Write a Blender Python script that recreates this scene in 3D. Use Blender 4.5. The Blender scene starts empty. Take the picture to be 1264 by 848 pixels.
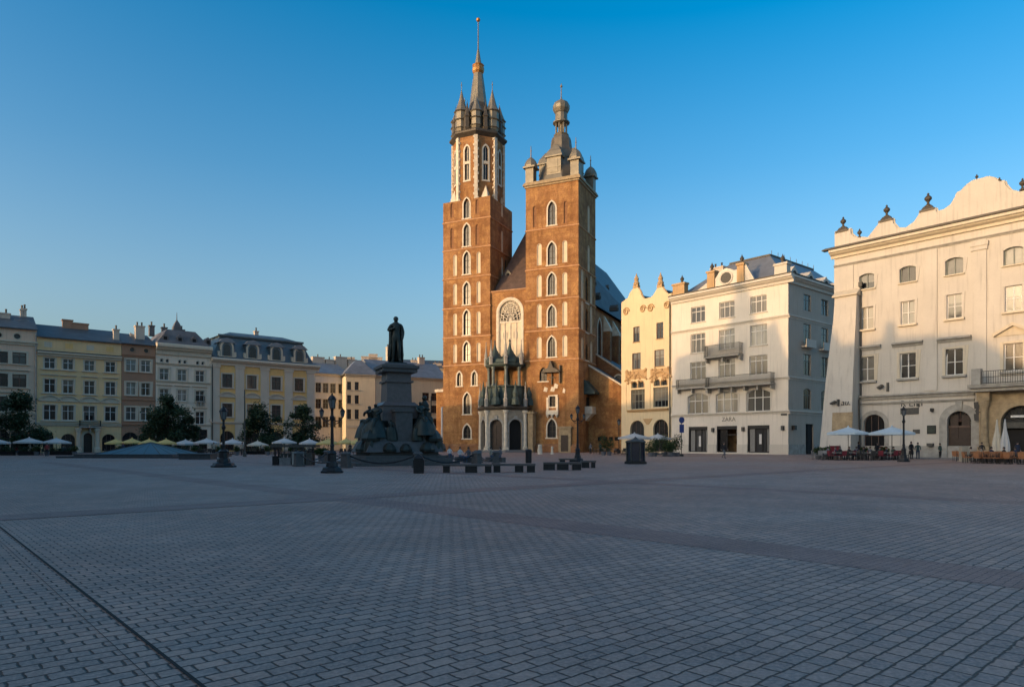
import bpy, bmesh, math, random
from mathutils import Vector, Matrix
random.seed(7)
C = bpy.context.scene.collection
PI = math.pi
# ---------------------------------------------------------------- survey of the photograph (1264 px wide, level lens, f = 843 px)
FPX, CX, VH, EYE = 843.0, 632.0, 548.0, 1.55

def ray(u): return (u - CX) / FPX
def gp(u, v):
    y = EYE * FPX / (v - VH); return (ray(u) * y, y)
def gy(u, y): return (ray(u) * y, y)
def zat(v, y): return EYE + (VH - v) / FPX * y

class Frame:
    """a vertical facade plane: x runs along it, y goes into the building, z up"""
    def __init__(s, O, d):
        l = math.hypot(*d); s.O = O; s.d = (d[0]/l, d[1]/l); s.n = (-s.d[1], s.d[0]); s.rz = math.atan2(s.d[1], s.d[0])
    def pix(s, u, v=VH, y=0.0):
        k = ray(u); px = s.O[0] + y*s.n[0]; py = s.O[1] + y*s.n[1]
        t = (k*py - px) / (s.d[0] - k*s.d[1]); Y = py + t*s.d[1]
        return t, EYE + (VH - v)/FPX*Y
    def x(s, u, y=0.0): return s.pix(u, VH, y)[0]
    def z(s, u, v, y=0.0): return s.pix(u, v, y)[1]
    def w(s, x, y=0.0): return (s.O[0] + x*s.d[0] + y*s.n[0], s.O[1] + x*s.d[1] + y*s.n[1])

# ---------------------------------------------------------------- mesh builder
class MB:
    def __init__(s): s.v = []; s.f = []; s.m = []; s.mi = 0; s.T = None; s.sm = []; s.smooth = False
    def add(s, p):
        p = Vector(p); p = s.T @ p if s.T is not None else p
        s.v.append((p.x, p.y, p.z)); return len(s.v) - 1
    def face(s, ids): s.f.append(tuple(ids)); s.m.append(s.mi); s.sm.append(s.smooth)
    def poly(s, pts): s.face([s.add(p) for p in pts])
    def box(s, x0, x1, y0, y1, z0, z1):
        i = [s.add(p) for p in ((x0,y0,z0),(x1,y0,z0),(x1,y1,z0),(x0,y1,z0),(x0,y0,z1),(x1,y0,z1),(x1,y1,z1),(x0,y1,z1))]
        for q in ((0,1,5,4),(1,2,6,5),(2,3,7,6),(3,0,4,7),(4,5,6,7),(3,2,1,0)): s.face([i[k] for k in q])
    def cbox(s, c, sz): s.box(c[0]-sz[0]/2, c[0]+sz[0]/2, c[1]-sz[1]/2, c[1]+sz[1]/2, c[2]-sz[2]/2, c[2]+sz[2]/2)
    def frust(s, x0, x1, y0, y1, z0, z1, t):
        i = [s.add(p) for p in ((x0,y0,z0),(x1,y0,z0),(x1,y1,z0),(x0,y1,z0),(x0+t,y0+t,z1),(x1-t,y0+t,z1),(x1-t,y1-t,z1),(x0+t,y1-t,z1))]
        for q in ((0,1,5,4),(1,2,6,5),(2,3,7,6),(3,0,4,7),(4,5,6,7),(3,2,1,0)): s.face([i[k] for k in q])
    def prism(s, pts, y0, y1):            # polygon in x,z pushed along y
        a = [s.add((x, y0, z)) for x, z in pts]; b = [s.add((x, y1, z)) for x, z in pts]; n = len(pts)
        s.face(a[::-1]); s.face(b)
        for k in range(n): s.face((a[k], a[(k+1)%n], b[(k+1)%n], b[k]))
    def profile(s, pts, x0, x1):          # polygon in y,z pushed along x
        a = [s.add((x0, y, z)) for y, z in pts]; b = [s.add((x1, y, z)) for y, z in pts]; n = len(pts)
        s.face(a[::-1]); s.face(b)
        for k in range(n): s.face((a[k], a[(k+1)%n], b[(k+1)%n], b[k]))
    def slabxy(s, pts, z0, z1):           # polygon in x,y raised along z
        a = [s.add((x, y, z0)) for x, y in pts]; b = [s.add((x, y, z1)) for x, y in pts]; n = len(pts)
        s.face(a[::-1]); s.face(b)
        for k in range(n): s.face((a[k], a[(k+1)%n], b[(k+1)%n], b[k]))
    def lathe(s, prof, c=(0,0), n=8, rot=None, z=0.0, cap=True):   # prof: (radius, z)
        rot = PI/n if rot is None else rot; rings = []
        for r, h in prof:
            if r < 1e-4: rings.append([s.add((c[0], c[1], z+h))])
            else: rings.append([s.add((c[0]+r*math.cos(rot+2*PI*k/n), c[1]+r*math.sin(rot+2*PI*k/n), z+h)) for k in range(n)])
        for a, b in zip(rings, rings[1:]):
            for k in range(n):
                j = (k+1) % n
                if len(a) == 1 and len(b) == 1: continue
                if len(a) == 1: s.face((a[0], b[j], b[k]))
                elif len(b) == 1: s.face((a[k], a[j], b[0]))
                else: s.face((a[k], a[j], b[j], b[k]))
        if cap:
            if len(rings[0]) > 1: s.face(rings[0][::-1])
            if len(rings[-1]) > 1: s.face(rings[-1])
    def tube(s, P, R, n=6):
        P = [Vector(p) for p in P]; R = R if isinstance(R, (list, tuple)) else [R]*len(P); rings = []
        for k, p in enumerate(P):
            d = (P[min(k+1, len(P)-1)] - P[max(k-1, 0)]).normalized()
            a = d.cross(Vector((0,0,1)) if abs(d.z) < .9 else Vector((1,0,0))).normalized(); b = d.cross(a)
            rings.append([s.add(p + R[k]*(a*math.cos(2*PI*j/n) + b*math.sin(2*PI*j/n))) for j in range(n)])
        for a, b in zip(rings, rings[1:]):
            for j in range(n): s.face((a[j], a[(j+1)%n], b[(j+1)%n], b[j]))
        s.face(rings[0][::-1]); s.face(rings[-1])
    def ball(s, c, r, n=8, sz=1.0):
        s.lathe([(r*math.sin(PI*k/n), -r*sz*math.cos(PI*k/n)) for k in range(n+1)], (c[0], c[1]), max(8, n), z=c[2], cap=False)
    def mesh(s, name, mats):
        me = bpy.data.meshes.new(name); me.from_pydata(s.v, [], s.f)
        for m in (mats if isinstance(mats, (list, tuple)) else [mats]): me.materials.append(m)
        me.polygons.foreach_set('material_index', s.m); me.polygons.foreach_set('use_smooth', s.sm)
        b = bmesh.new(); b.from_mesh(me); bmesh.ops.recalc_face_normals(b, faces=b.faces); b.to_mesh(me); b.free(); me.update()
        return me
    def build(s, name, mats, parent=None, loc=(0,0,0)):
        return link(name, s.mesh(name, mats), parent, loc)

def link(name, me, parent=None, loc=(0,0,0), rz=0):
    o = bpy.data.objects.new(name, me); C.objects.link(o); o.location = loc; o.rotation_euler = (0, 0, rz)
    if parent: o.parent = parent
    return o
def tag(o, label, cat, group=None, kind=None):
    o['label'] = label; o['category'] = cat
    if group: o['group'] = group
    if kind: o['kind'] = kind
    return o
def thing(name, label, cat, loc=(0,0,0), rz=0, group=None):
    o = bpy.data.objects.new(name, None); o.empty_display_size = .2; C.objects.link(o); o.location = loc; o.rotation_euler = (0,0,rz)
    return tag(o, label, cat, group)
def struct(o, label=None, cat=None):
    o['kind'] = 'structure'
    if label: o['label'] = label; o['category'] = cat
    return o
def dup(root, loc, rz=0, label=None, scale=None):
    r = root.copy(); C.objects.link(r); r.location = loc; r.rotation_euler = (0,0,rz)
    if label: r['label'] = label
    if scale: r.scale = (scale, scale, scale)
    for ch in list(root.children):
        c = ch.copy(); C.objects.link(c); c.parent = r
        for g in list(ch.children):
            e = g.copy(); C.objects.link(e); e.parent = c
    return r

# ---------------------------------------------------------------- materials
def nodes(m): return m.node_tree.nodes, m.node_tree.links
class NT:
    def __init__(s, name):
        s.m = bpy.data.materials.new(name); s.m.use_nodes = True; s.N, s.L = nodes(s.m); s.b = s.N['Principled BSDF']
        s.co = s.N.new('ShaderNodeTexCoord')
    def map(s, scale=(1,1,1), rot=(0,0,0), src='Object'):
        n = s.N.new('ShaderNodeMapping'); n.inputs['Scale'].default_value = scale; n.inputs['Rotation'].default_value = rot
        s.L.new(s.co.outputs[src], n.inputs[0]); return n.outputs[0]
    def noise(s, vec, scale, detail=4, rough=.55, dist=0):
        n = s.N.new('ShaderNodeTexNoise'); n.inputs['Scale'].default_value = scale; n.inputs['Detail'].default_value = detail
        n.inputs['Roughness'].default_value = rough; n.inputs['Distortion'].default_value = dist; s.L.new(vec, n.inputs['Vector']); return n.outputs['Fac']
    def ramp(s, fac, stops):
        n = s.N.new('ShaderNodeValToRGB'); e = n.color_ramp.elements
        while len(e) < len(stops): e.new(.5)
        for k, (p, c) in enumerate(stops):
            e[k].position = p; e[k].color = (c, c, c, 1) if isinstance(c, (int, float)) else (*c, 1)
        s.L.new(fac, n.inputs[0]); return n.outputs[0]
    def mix(s, fac, a, b, mode='MIX'):
        n = s.N.new('ShaderNodeMix'); n.data_type = 'RGBA'; n.blend_type = mode
        for k, v in ((0, fac), (6, a), (7, b)):
            if isinstance(v, bpy.types.NodeSocket): s.L.new(v, n.inputs[k])
            elif k: n.inputs[k].default_value = (*v, 1)
            else: n.inputs[0].default_value = v
        return n.outputs[2]
    def math(s, op, a, b=0.0):
        n = s.N.new('ShaderNodeMath'); n.operation = op
        for k, v in enumerate((a, b)):
            if isinstance(v, bpy.types.NodeSocket): s.L.new(v, n.inputs[k])
            else: n.inputs[k].default_value = v
        return n.outputs[0]
    def bump(s, h, strength=.3, dist=.02):
        n = s.N.new('ShaderNodeBump'); n.inputs['Strength'].default_value = strength; n.inputs['Distance'].default_value = dist
        s.L.new(h, n.inputs['Height']); s.L.new(n.outputs[0], s.b.inputs['Normal'])
    def rand(s):
        n = s.N.new('ShaderNodeObjectInfo'); return n.outputs['Random']
    def out(s, col, rough=.8, metal=0, spec=None):
        if isinstance(col, bpy.types.NodeSocket): s.L.new(col, s.b.inputs['Base Color'])
        else: s.b.inputs['Base Color'].default_value = (*col, 1)
        if isinstance(rough, bpy.types.NodeSocket): s.L.new(rough, s.b.inputs['Roughness'])
        else: s.b.inputs['Roughness'].default_value = rough
        s.b.inputs['Metallic'].default_value = metal
        if spec is not None: s.b.inputs['Specular IOR Level'].default_value = spec
        return s.m

def sc(c, k): return tuple(min(1, x*k) for x in c)
def stucco(name, col, wear=.25, grime=(.16,.14,.12)):
    t = NT(name); v = t.map(); st = t.map((2.2, 2.2, .14))
    big = t.noise(v, .35, 5, .6); fine = t.noise(v, 6, 4); drip = t.noise(st, 1.4, 5, .62)
    c = t.mix(t.ramp(big, [(.3, 0), (.75, 1)]), sc(col, .9), sc(col, 1.06))
    c = t.mix(t.ramp(fine, [(.35, 0), (.8, .35)]), c, sc(col, .82))
    f = t.math('MULTIPLY', t.ramp(drip, [(.52, 0), (.78, 1)]), wear)
    c = t.mix(f, c, grime)
    t.bump(t.noise(v, 9, 5), .35, .02); return t.out(c, .88, 0, .25)
def plain(name, col, rough=.6, metal=0, var=.15, scale=3, bump=.15, spec=None):
    t = NT(name); v = t.map(); n = t.noise(v, scale, 5, .6)
    c = t.mix(t.ramp(n, [(.3, 0), (.72, 1)]), sc(col, 1-var), sc(col, 1+var))
    t.bump(t.noise(v, scale*4, 4), bump, .02); return t.out(c, rough, metal, spec)
def randcol(name, a, b, rough=.6, spec=None):
    t = NT(name); v = t.map(); c = t.mix(t.rand(), a, b)
    c = t.mix(t.ramp(t.noise(v, 4), [(.35, 0), (.75, .4)]), c, sc(a, .7)); return t.out(c, rough, 0, spec)

def brick_mat(name, pal, scale=1.0):
    t = NT(name); g = t.N.new('ShaderNodeNewGeometry'); gn = t.N.new('ShaderNodeSeparateXYZ')
    # wall-aligned coordinate: along the wall (x or y, whichever the face runs along) and up
    tr = t.N.new('ShaderNodeVectorTransform'); tr.vector_type = 'NORMAL'; tr.convert_from = 'WORLD'; tr.convert_to = 'OBJECT'
    t.L.new(g.outputs['True Normal'], tr.inputs[0]); t.L.new(tr.outputs[0], gn.inputs[0])
    p = t.N.new('ShaderNodeSeparateXYZ'); t.L.new(t.co.outputs['Object'], p.inputs[0])
    side = t.math('GREATER_THAN', t.math('ABSOLUTE', gn.outputs[0]), .7)
    al = t.N.new('ShaderNodeMix'); t.L.new(side, al.inputs[0]); t.L.new(p.outputs[0], al.inputs[2]); t.L.new(p.outputs[1], al.inputs[3])
    cb = t.N.new('ShaderNodeCombineXYZ'); t.L.new(al.outputs[0], cb.inputs[0]); t.L.new(p.outputs[2], cb.inputs[1])
    br = t.N.new('ShaderNodeTexBrick'); t.L.new(cb.outputs[0], br.inputs['Vector'])
    br.inputs['Scale'].default_value = scale; br.inputs['Brick Width'].default_value = .29; br.inputs['Row Height'].default_value = .1
    br.inputs['Mortar Size'].default_value = .012; br.inputs['Color1'].default_value = (*pal[0], 1); br.inputs['Color2'].default_value = (*pal[1], 1)
    br.inputs['Mortar'].default_value = (.36, .26, .18, 1); br.inputs['Bias'].default_value = -.1
    v = t.map(); big = t.noise(v, .16, 6, .68, .6); mid = t.noise(v, .75, 6, .68)
    band = t.noise(t.map((.05, .05, 1.1)), 1.0, 4, .6)
    c = t.mix(t.ramp(big, [(.42, 0), (.62, .85)]), br.outputs['Color'], pal[2], 'MIX')
    c = t.mix(t.ramp(mid, [(.48, 0), (.68, .75)]), c, pal[3])
    c = t.mix(t.ramp(t.noise(v, 3.5, 4, .7), [(.5, 0), (.66, .6)]), c, sc(pal[2], .75))
    c = t.mix(t.ramp(t.noise(t.map((.9, .9, .07)), 1.2, 4, .6), [(.5, 0), (.72, .6)]), c, sc(pal[2], .62))
    c = t.mix(t.ramp(band, [(.48, 0), (.7, .45)]), c, sc(pal[2], .8))
    t.bump(t.math('ADD', t.math('MULTIPLY', br.outputs['Fac'], -.6), t.noise(v, 7, 4)), .5, .03)
    return t.out(c, .88, 0, .2)

def glass_mat(name, dark, light, rough=.06, reflect=1.0, curtain=(.26,.245,.21)):
    t = NT(name); r = t.rand(); v = t.map(); n = t.noise(v, .9, 2)
    g = t.N.new('ShaderNodeSeparateXYZ'); t.L.new(t.co.outputs['Generated'], g.inputs[0]); r2_ = t.math('FRACT', t.math('MULTIPLY', r, 17.3)); r3_ = t.math('FRACT', t.math('MULTIPLY', r, 57.7))
    side = t.math('GREATER_THAN', t.math('ABSOLUTE', t.math('SUBTRACT', g.outputs[0], .5)), t.math('SUBTRACT', .52, t.math('MULTIPLY', r2_, .3)))
    top = t.math('GREATER_THAN', g.outputs[2], t.math('SUBTRACT', 1.02, t.math('MULTIPLY', t.math('POWER', r3_, 3.0), .75)))
    cur = t.math('MULTIPLY', t.math('MAXIMUM', side, top), .7)
    c = t.mix(t.ramp(t.math('ADD', t.math('MULTIPLY', r, .75), t.math('MULTIPLY', n, .35)), [(.45, 0), (.85, 1)]), dark, light)
    if curtain: c = t.mix(cur, c, t.mix(r2_, curtain, sc(curtain, .45)))
    t.bump(t.noise(v, 1.6, 2), .06, .05); t.out(c, rough, 0, .5*reflect); t.b.inputs['IOR'].default_value = 1.52; return t.m
def emit_mat(name, col, st):
    t = NT(name); t.out(col, .5); t.b.inputs['Emission Color'].default_value = (*col, 1); t.b.inputs['Emission Strength'].default_value = st; return t.m

M = {}
M['brick'] = brick_mat('church_brick', [(.37,.155,.042), (.50,.235,.066), (.22,.095,.036), (.60,.33,.12)])
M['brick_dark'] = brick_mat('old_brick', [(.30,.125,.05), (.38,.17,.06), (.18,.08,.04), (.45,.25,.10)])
M['limestone'] = plain('limestone', (.68,.6,.47), .85, var=.2, scale=1.2)
M['niche'] = plain('niche_plaster', (.7,.58,.42), .9, var=.14, scale=.8)
M['greystone'] = plain('grey_stone', (.34,.32,.28), .85, var=.25, scale=1.5)
M['sandstone'] = plain('sandstone', (.36,.27,.16), .88, var=.3, scale=2.0)
M['granite'] = plain('granite', (.20,.195,.19), .75, var=.25, scale=5)
M['granite_dark'] = plain('dark_granite', (.062,.064,.066), .5, var=.22, scale=4, bump=.08)
M['bronze'] = plain('old_bronze', (.032,.042,.038), .48, .55, .35, 2.5, .2)
M['copper'] = plain('green_copper', (.055,.082,.075), .65, .25, .4, 1.2, .2)
M['lead'] = plain('spire_lead', (.23,.20,.145), .5, .35, .22, .8, .15)
M['leaddark'] = plain('dark_lead', (.085,.072,.055), .6, .2, .3, .9, .15)
M['gold'] = plain('gilding', (.48,.23,.07), .5, .6, .15, 2, .05)
M['rooftile'] = plain('church_roof_tile', (.10,.066,.052), .8, 0, .3, 1.2, .35)
M['roofslate'] = plain('nave_roof_slate', (.085,.10,.115), .6, 0, .25, .6, .3)
M['roofgrey'] = plain('grey_sheet_roof', (.21,.22,.235), .5, .35, .2, .7, .1)
M['roofblue'] = plain('blue_mansard_sheet', (.12,.155,.17), .5, .3, .3, .6, .12)
M['roofdark'] = plain('dark_sheet_roof', (.075,.09,.10), .55, .25, .25, .7, .12)
M['rooflead'] = plain('brown_sheet_roof', (.15,.135,.13), .6, .2, .25, .7, .12)
M['glass'] = glass_mat('window_glass', (.012,.014,.018), (.09,.088,.08))
M['glasspale'] = glass_mat('curtained_glass', (.09,.085,.075), (.36,.34,.29), .1)
M['glassdark'] = glass_mat('church_glass', (.008,.009,.012), (.03,.032,.035), .2, 1.0, None)
M['black'] = plain('dark_opening', (.012,.011,.010), .9, 0, .2)
M['iron'] = plain('black_iron', (.018,.019,.021), .45, .4, .3, 6, .1)
M['irongrey'] = plain('grey_ironwork', (.07,.068,.06), .6, .2, .3, 5, .1)
M['wood'] = plain('brown_door_wood', (.04,.024,.016), .6, 0, .3, 3, .2)
M['whitewood'] = plain('white_window_paint', (.66,.64,.6), .6, 0, .08)
M['brownwood'] = plain('brown_window_paint', (.10,.06,.045), .6, 0, .2)
M['greenwood'] = plain('greygreen_window_paint', (.17,.19,.17), .6, 0, .2)
M['canvaswhite'] = plain('white_canvas', (.5,.49,.47), .9, 0, .08, 2)
M['canvasblue'] = plain('pale_blue_canvas', (.46,.56,.62), .9, 0, .08, 2)
M['canvasyellow'] = plain('yellow_canvas', (.62,.45,.16), .9, 0, .1, 2)
M['canvascream'] = plain('cream_canvas', (.55,.5,.4), .9, 0, .1, 2)
M['glassgold'] = plain('tracery_glass', (.20,.155,.09), .4, 0, .4, 2.5, .1)
M['sandstone_pale'] = plain('pale_porch_stone', (.34,.29,.215), .88, 0, .25, 1.2, .3)
M['copperpale'] = plain('pale_copper', (.16,.185,.165), .7, .1, .3, 1.5, .2)
M['palace'] = stucco('palace_stucco', (.575,.53,.46), .42)
M['corner'] = stucco('cornerhouse_stucco', (.72,.655,.56), .34)
M['cornertrim'] = stucco('cornerhouse_trim', (.60,.55,.47), .25)
M['gabled'] = stucco('gabled_house_stucco', (.72,.58,.37), .3)
M['gabletrim'] = stucco('gabled_house_ornament', (.50,.33,.17), .4)
M['pinkcream'] = stucco('pink_cream_stucco', (.74,.52,.37), .3)
M['yellow'] = stucco('yellow_stucco', (.82,.57,.30), .25)
M['brown'] = stucco('brown_stucco', (.40,.235,.15), .3)
M['creamgrey'] = stucco('pale_cream_stucco', (.78,.67,.53), .3)
M['mansard'] = stucco('deep_yellow_stucco', (.82,.52,.20), .22)
M['trimcream'] = stucco('cream_trim', (.62,.54,.41), .3)
M['pilaster'] = stucco('pilaster_render', (.64,.55,.43), .25)
M['backcream'] = stucco('far_cream_stucco', (.76,.64,.44), .25)
M['backgrey'] = stucco('far_grey_stucco', (.62,.58,.51), .3)
M['letters'] = plain('dark_lettering', (.03,.03,.032), .5, 0, .1)
M['silver'] = plain('metal_lettering', (.18,.17,.15), .35, .7, .1)
M['shopglass'] = glass_mat('shop_glass', (.05,.05,.052), (.16,.16,.15), .08, 1.0, None)
M['warmwall'] = plain('shop_interior_wall', (.42,.24,.11), .8, 0, .5, 1.2, .1)
M['navyglass'] = plain('dark_blue_panel', (.02,.028,.045), .15, 0, .3, 1.5, .05)
M['signblue'] = plain('blue_sign_paint', (.03,.06,.22), .4, 0, .1)
M['pyramidglass'] = plain('skylight_glass', (.04,.055,.065), .35, 0, .15, .5, .04)
M['granite_mid'] = plain('mid_granite', (.08,.076,.074), .6, var=.22, scale=4, bump=.08)
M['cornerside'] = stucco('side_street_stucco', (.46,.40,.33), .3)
M['joint'] = plain('paving_joint_sand', (.06,.05,.045), .9)
M['granite_shaft'] = plain('polished_pedestal_granite', (.115,.095,.09), .45, var=.2, scale=5, bump=.06)
M['leadmid'] = plain('weathered_lead', (.15,.128,.095), .55, .3, .3, .9, .15)
M['displaygrey'] = plain('grey_display_panel', (.2,.2,.195), .6, 0, .15)
M['cloth_white'] = plain('white_clothing', (.6,.58,.55), .9, 0, .12)
# ---------------------------------------------------------------- openings and windows
def outline(w, h, kind, n=9):
    """from bottom left up, over the arch and down: points (x, z), x centred"""
    a = w/2
    if kind == 'rect': return [(-a,0),(-a,h),(a,h),(a,0)]
    if kind == 'oval': return [(a*math.cos(t), h/2 + h/2*math.sin(t)) for t in [PI - 2*PI*k/20 for k in range(20)]]
    if kind == 'seg': rise = w*.14
    elif kind == 'round': rise = a
    else: rise = w*.9
    rise = min(rise, h*.95); sp = h - rise; P = [(-a, 0)]
    if kind == 'pointed':
        R = (rise*rise + a*a)/(2*a); cxl = -a + R; th = math.asin(min(1, rise/R))
        L = [(cxl - R*math.cos(th*k/n), sp + R*math.sin(th*k/n)) for k in range(n+1)]
        P += L + [(-x, z) for x, z in L[-2::-1]]
    else:
        R = (a*a + rise*rise)/(2*rise); th = math.asin(min(1, a/R)) if rise < a else PI/2
        P += [(R*math.sin(-th + 2*th*k/(2*n)), h - R + R*math.cos(-th + 2*th*k/(2*n))) for k in range(2*n+1)]
    return P + [(a, 0)]

def wall_panel(mb, x0, x1, z0, z1, ops, y=0.0, depth=.3, reveal_mi=None):
    """front sheet with openings (cx, z, w, h, kind) and their reveals"""
    xs = {x0, x1}; zs = {z0, z1}
    for cx, z, w, h, k in ops: xs |= {cx-w/2, cx+w/2}; zs |= {z, z+h}
    xs = sorted(x for x in xs if x0-1e-6 <= x <= x1+1e-6); zs = sorted(q for q in zs if z0-1e-6 <= q <= z1+1e-6)
    cache = {}
    def V(x, q):
        k = (round(x, 4), round(q, 4))
        if k not in cache: cache[k] = mb.add((x, y, q))
        return cache[k]
    for a, b in zip(xs, xs[1:]):
        for c, d in zip(zs, zs[1:]):
            mx, mz = (a+b)/2, (c+d)/2
            if b-a < 1e-5 or d-c < 1e-5 or any(abs(mx-o[0]) < o[2]/2 and o[1] < mz < o[1]+o[3] for o in ops): continue
            mb.face((V(a,c), V(b,c), V(b,d), V(a,d)))
    for cx, z, w, h, k in ops:
        P = [(cx+px, z+pz) for px, pz in outline(w, h, k)]
        if k == 'oval':
            n = len(P); cor = [(cx-w/2, z+h), (cx+w/2, z+h), (cx+w/2, z), (cx-w/2, z)]
            for q in range(4):
                for j in range(q*n//4, (q+1)*n//4): mb.poly([(P[j][0], y, P[j][1]), (P[(j+1)%n][0], y, P[(j+1)%n][1]), (cor[q][0], y, cor[q][1])])
        elif k != 'rect':
            for p, q in zip(P[1:-1], P[2:-1]): mb.poly([(p[0],y,p[1]), (q[0],y,q[1]), (q[0],y,z+h), (p[0],y,z+h)])
        keep = mb.mi
        if reveal_mi is not None: mb.mi = reveal_mi
        for p, q in zip(P, P[1:] + P[:1]):
            if abs(p[0]-q[0]) + abs(p[1]-q[1]) > 1e-6: mb.poly([(p[0],y,p[1]), (p[0],y+depth,p[1]), (q[0],y+depth,q[1]), (q[0],y,q[1])])
        mb.mi = keep

def ring(mb, P, t, y0, y1, close=False):
    """a moulding that follows outline P, t wide outward, from y0 to y1"""
    n = len(P); Q = []
    cx = sum(p[0] for p in P)/n; 
    for k in range(n):
        a = P[k-1] if (k or close) else P[k]; b = P[(k+1) % n] if (k < n-1 or close) else P[k]
        dx, dz = b[0]-a[0], b[1]-a[1]; l = math.hypot(dx, dz) or 1
        nx, nz = -dz/l, dx/l
        f = 1.0
        if not close and 0 < k < n-1:
            d1 = (P[k][0]-P[k-1][0], P[k][1]-P[k-1][1]); l1 = math.hypot(*d1) or 1
            c = abs((-d1[1]/l1)*nx + (d1[0]/l1)*nz); f = 1/max(.5, c)
        Q.append((P[k][0]+nx*t*f, P[k][1]+nz*t*f))
    m = n if close else n-1
    A = [[mb.add((p[0], y, p[1])) for p in L] for L in (P, Q) for y in (y0, y1)]   # P0 P1 Q0 Q1
    for k in range(m):
        j = (k+1) % n
        mb.face((A[0][k], A[0][j], A[2][j], A[2][k])); mb.face((A[2][k], A[2][j], A[3][j], A[3][k]))
        mb.face((A[0][j], A[0][k], A[1][k], A[1][j])); mb.face((A[1][k], A[1][j], A[3][j], A[3][k]))
    if not close:
        for k in (0, n-1): mb.face((A[0][k], A[2][k], A[3][k], A[1][k]))

def top_at(P, x):
    best = 0
    for p, q in zip(P, P[1:]):
        if min(p[0], q[0])-1e-6 <= x <= max(p[0], q[0])+1e-6 and abs(p[0]-q[0]) > 1e-6:
            best = max(best, p[1] + (q[1]-p[1])*(x-p[0])/(q[0]-p[0]))
    return best or max(p[1] for p in P)

def frame_mb(w, h, kind, cols, trans, bar=.07, fw=.09, th=.07):
    mb = MB(); P = outline(w, h, kind)
    if kind == 'oval': ring(mb, P[::-1], fw, 0, th, True)
    else:
        ring(mb, P[::-1], fw, 0, th); mb.box(-w/2, w/2, -.004, th, 0, fw)
    cs = cols if isinstance(cols, (list, tuple)) else [k/cols for k in range(1, cols)]
    for f in cs:
        x = -w/2 + w*f; b = bar*(1.5 if abs(f-.5) < .01 and len(cs) in (1, 3) else 1)/2
        mb.box(x-b, x+b, -.012, th-.01, fw, top_at(P, x)-.01)
    for f in trans:
        z = h*f; hw = w/2
        if kind not in ('rect', 'oval'):
            hw = max([abs(p[0]) for p in P if p[1] >= z-.02] + [.05]) if z > max(p[1] for p in P if abs(p[0]) > w/2-.01) else w/2
        mb.box(-hw+.01, hw-.01, -.018, th-.02, z-bar/2, z+bar/2)
    return mb

WC = {}
def cached(key, fn):
    if key not in WC: WC[key] = fn()
    return WC[key]
def r2(x): return round(x, 2)

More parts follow.
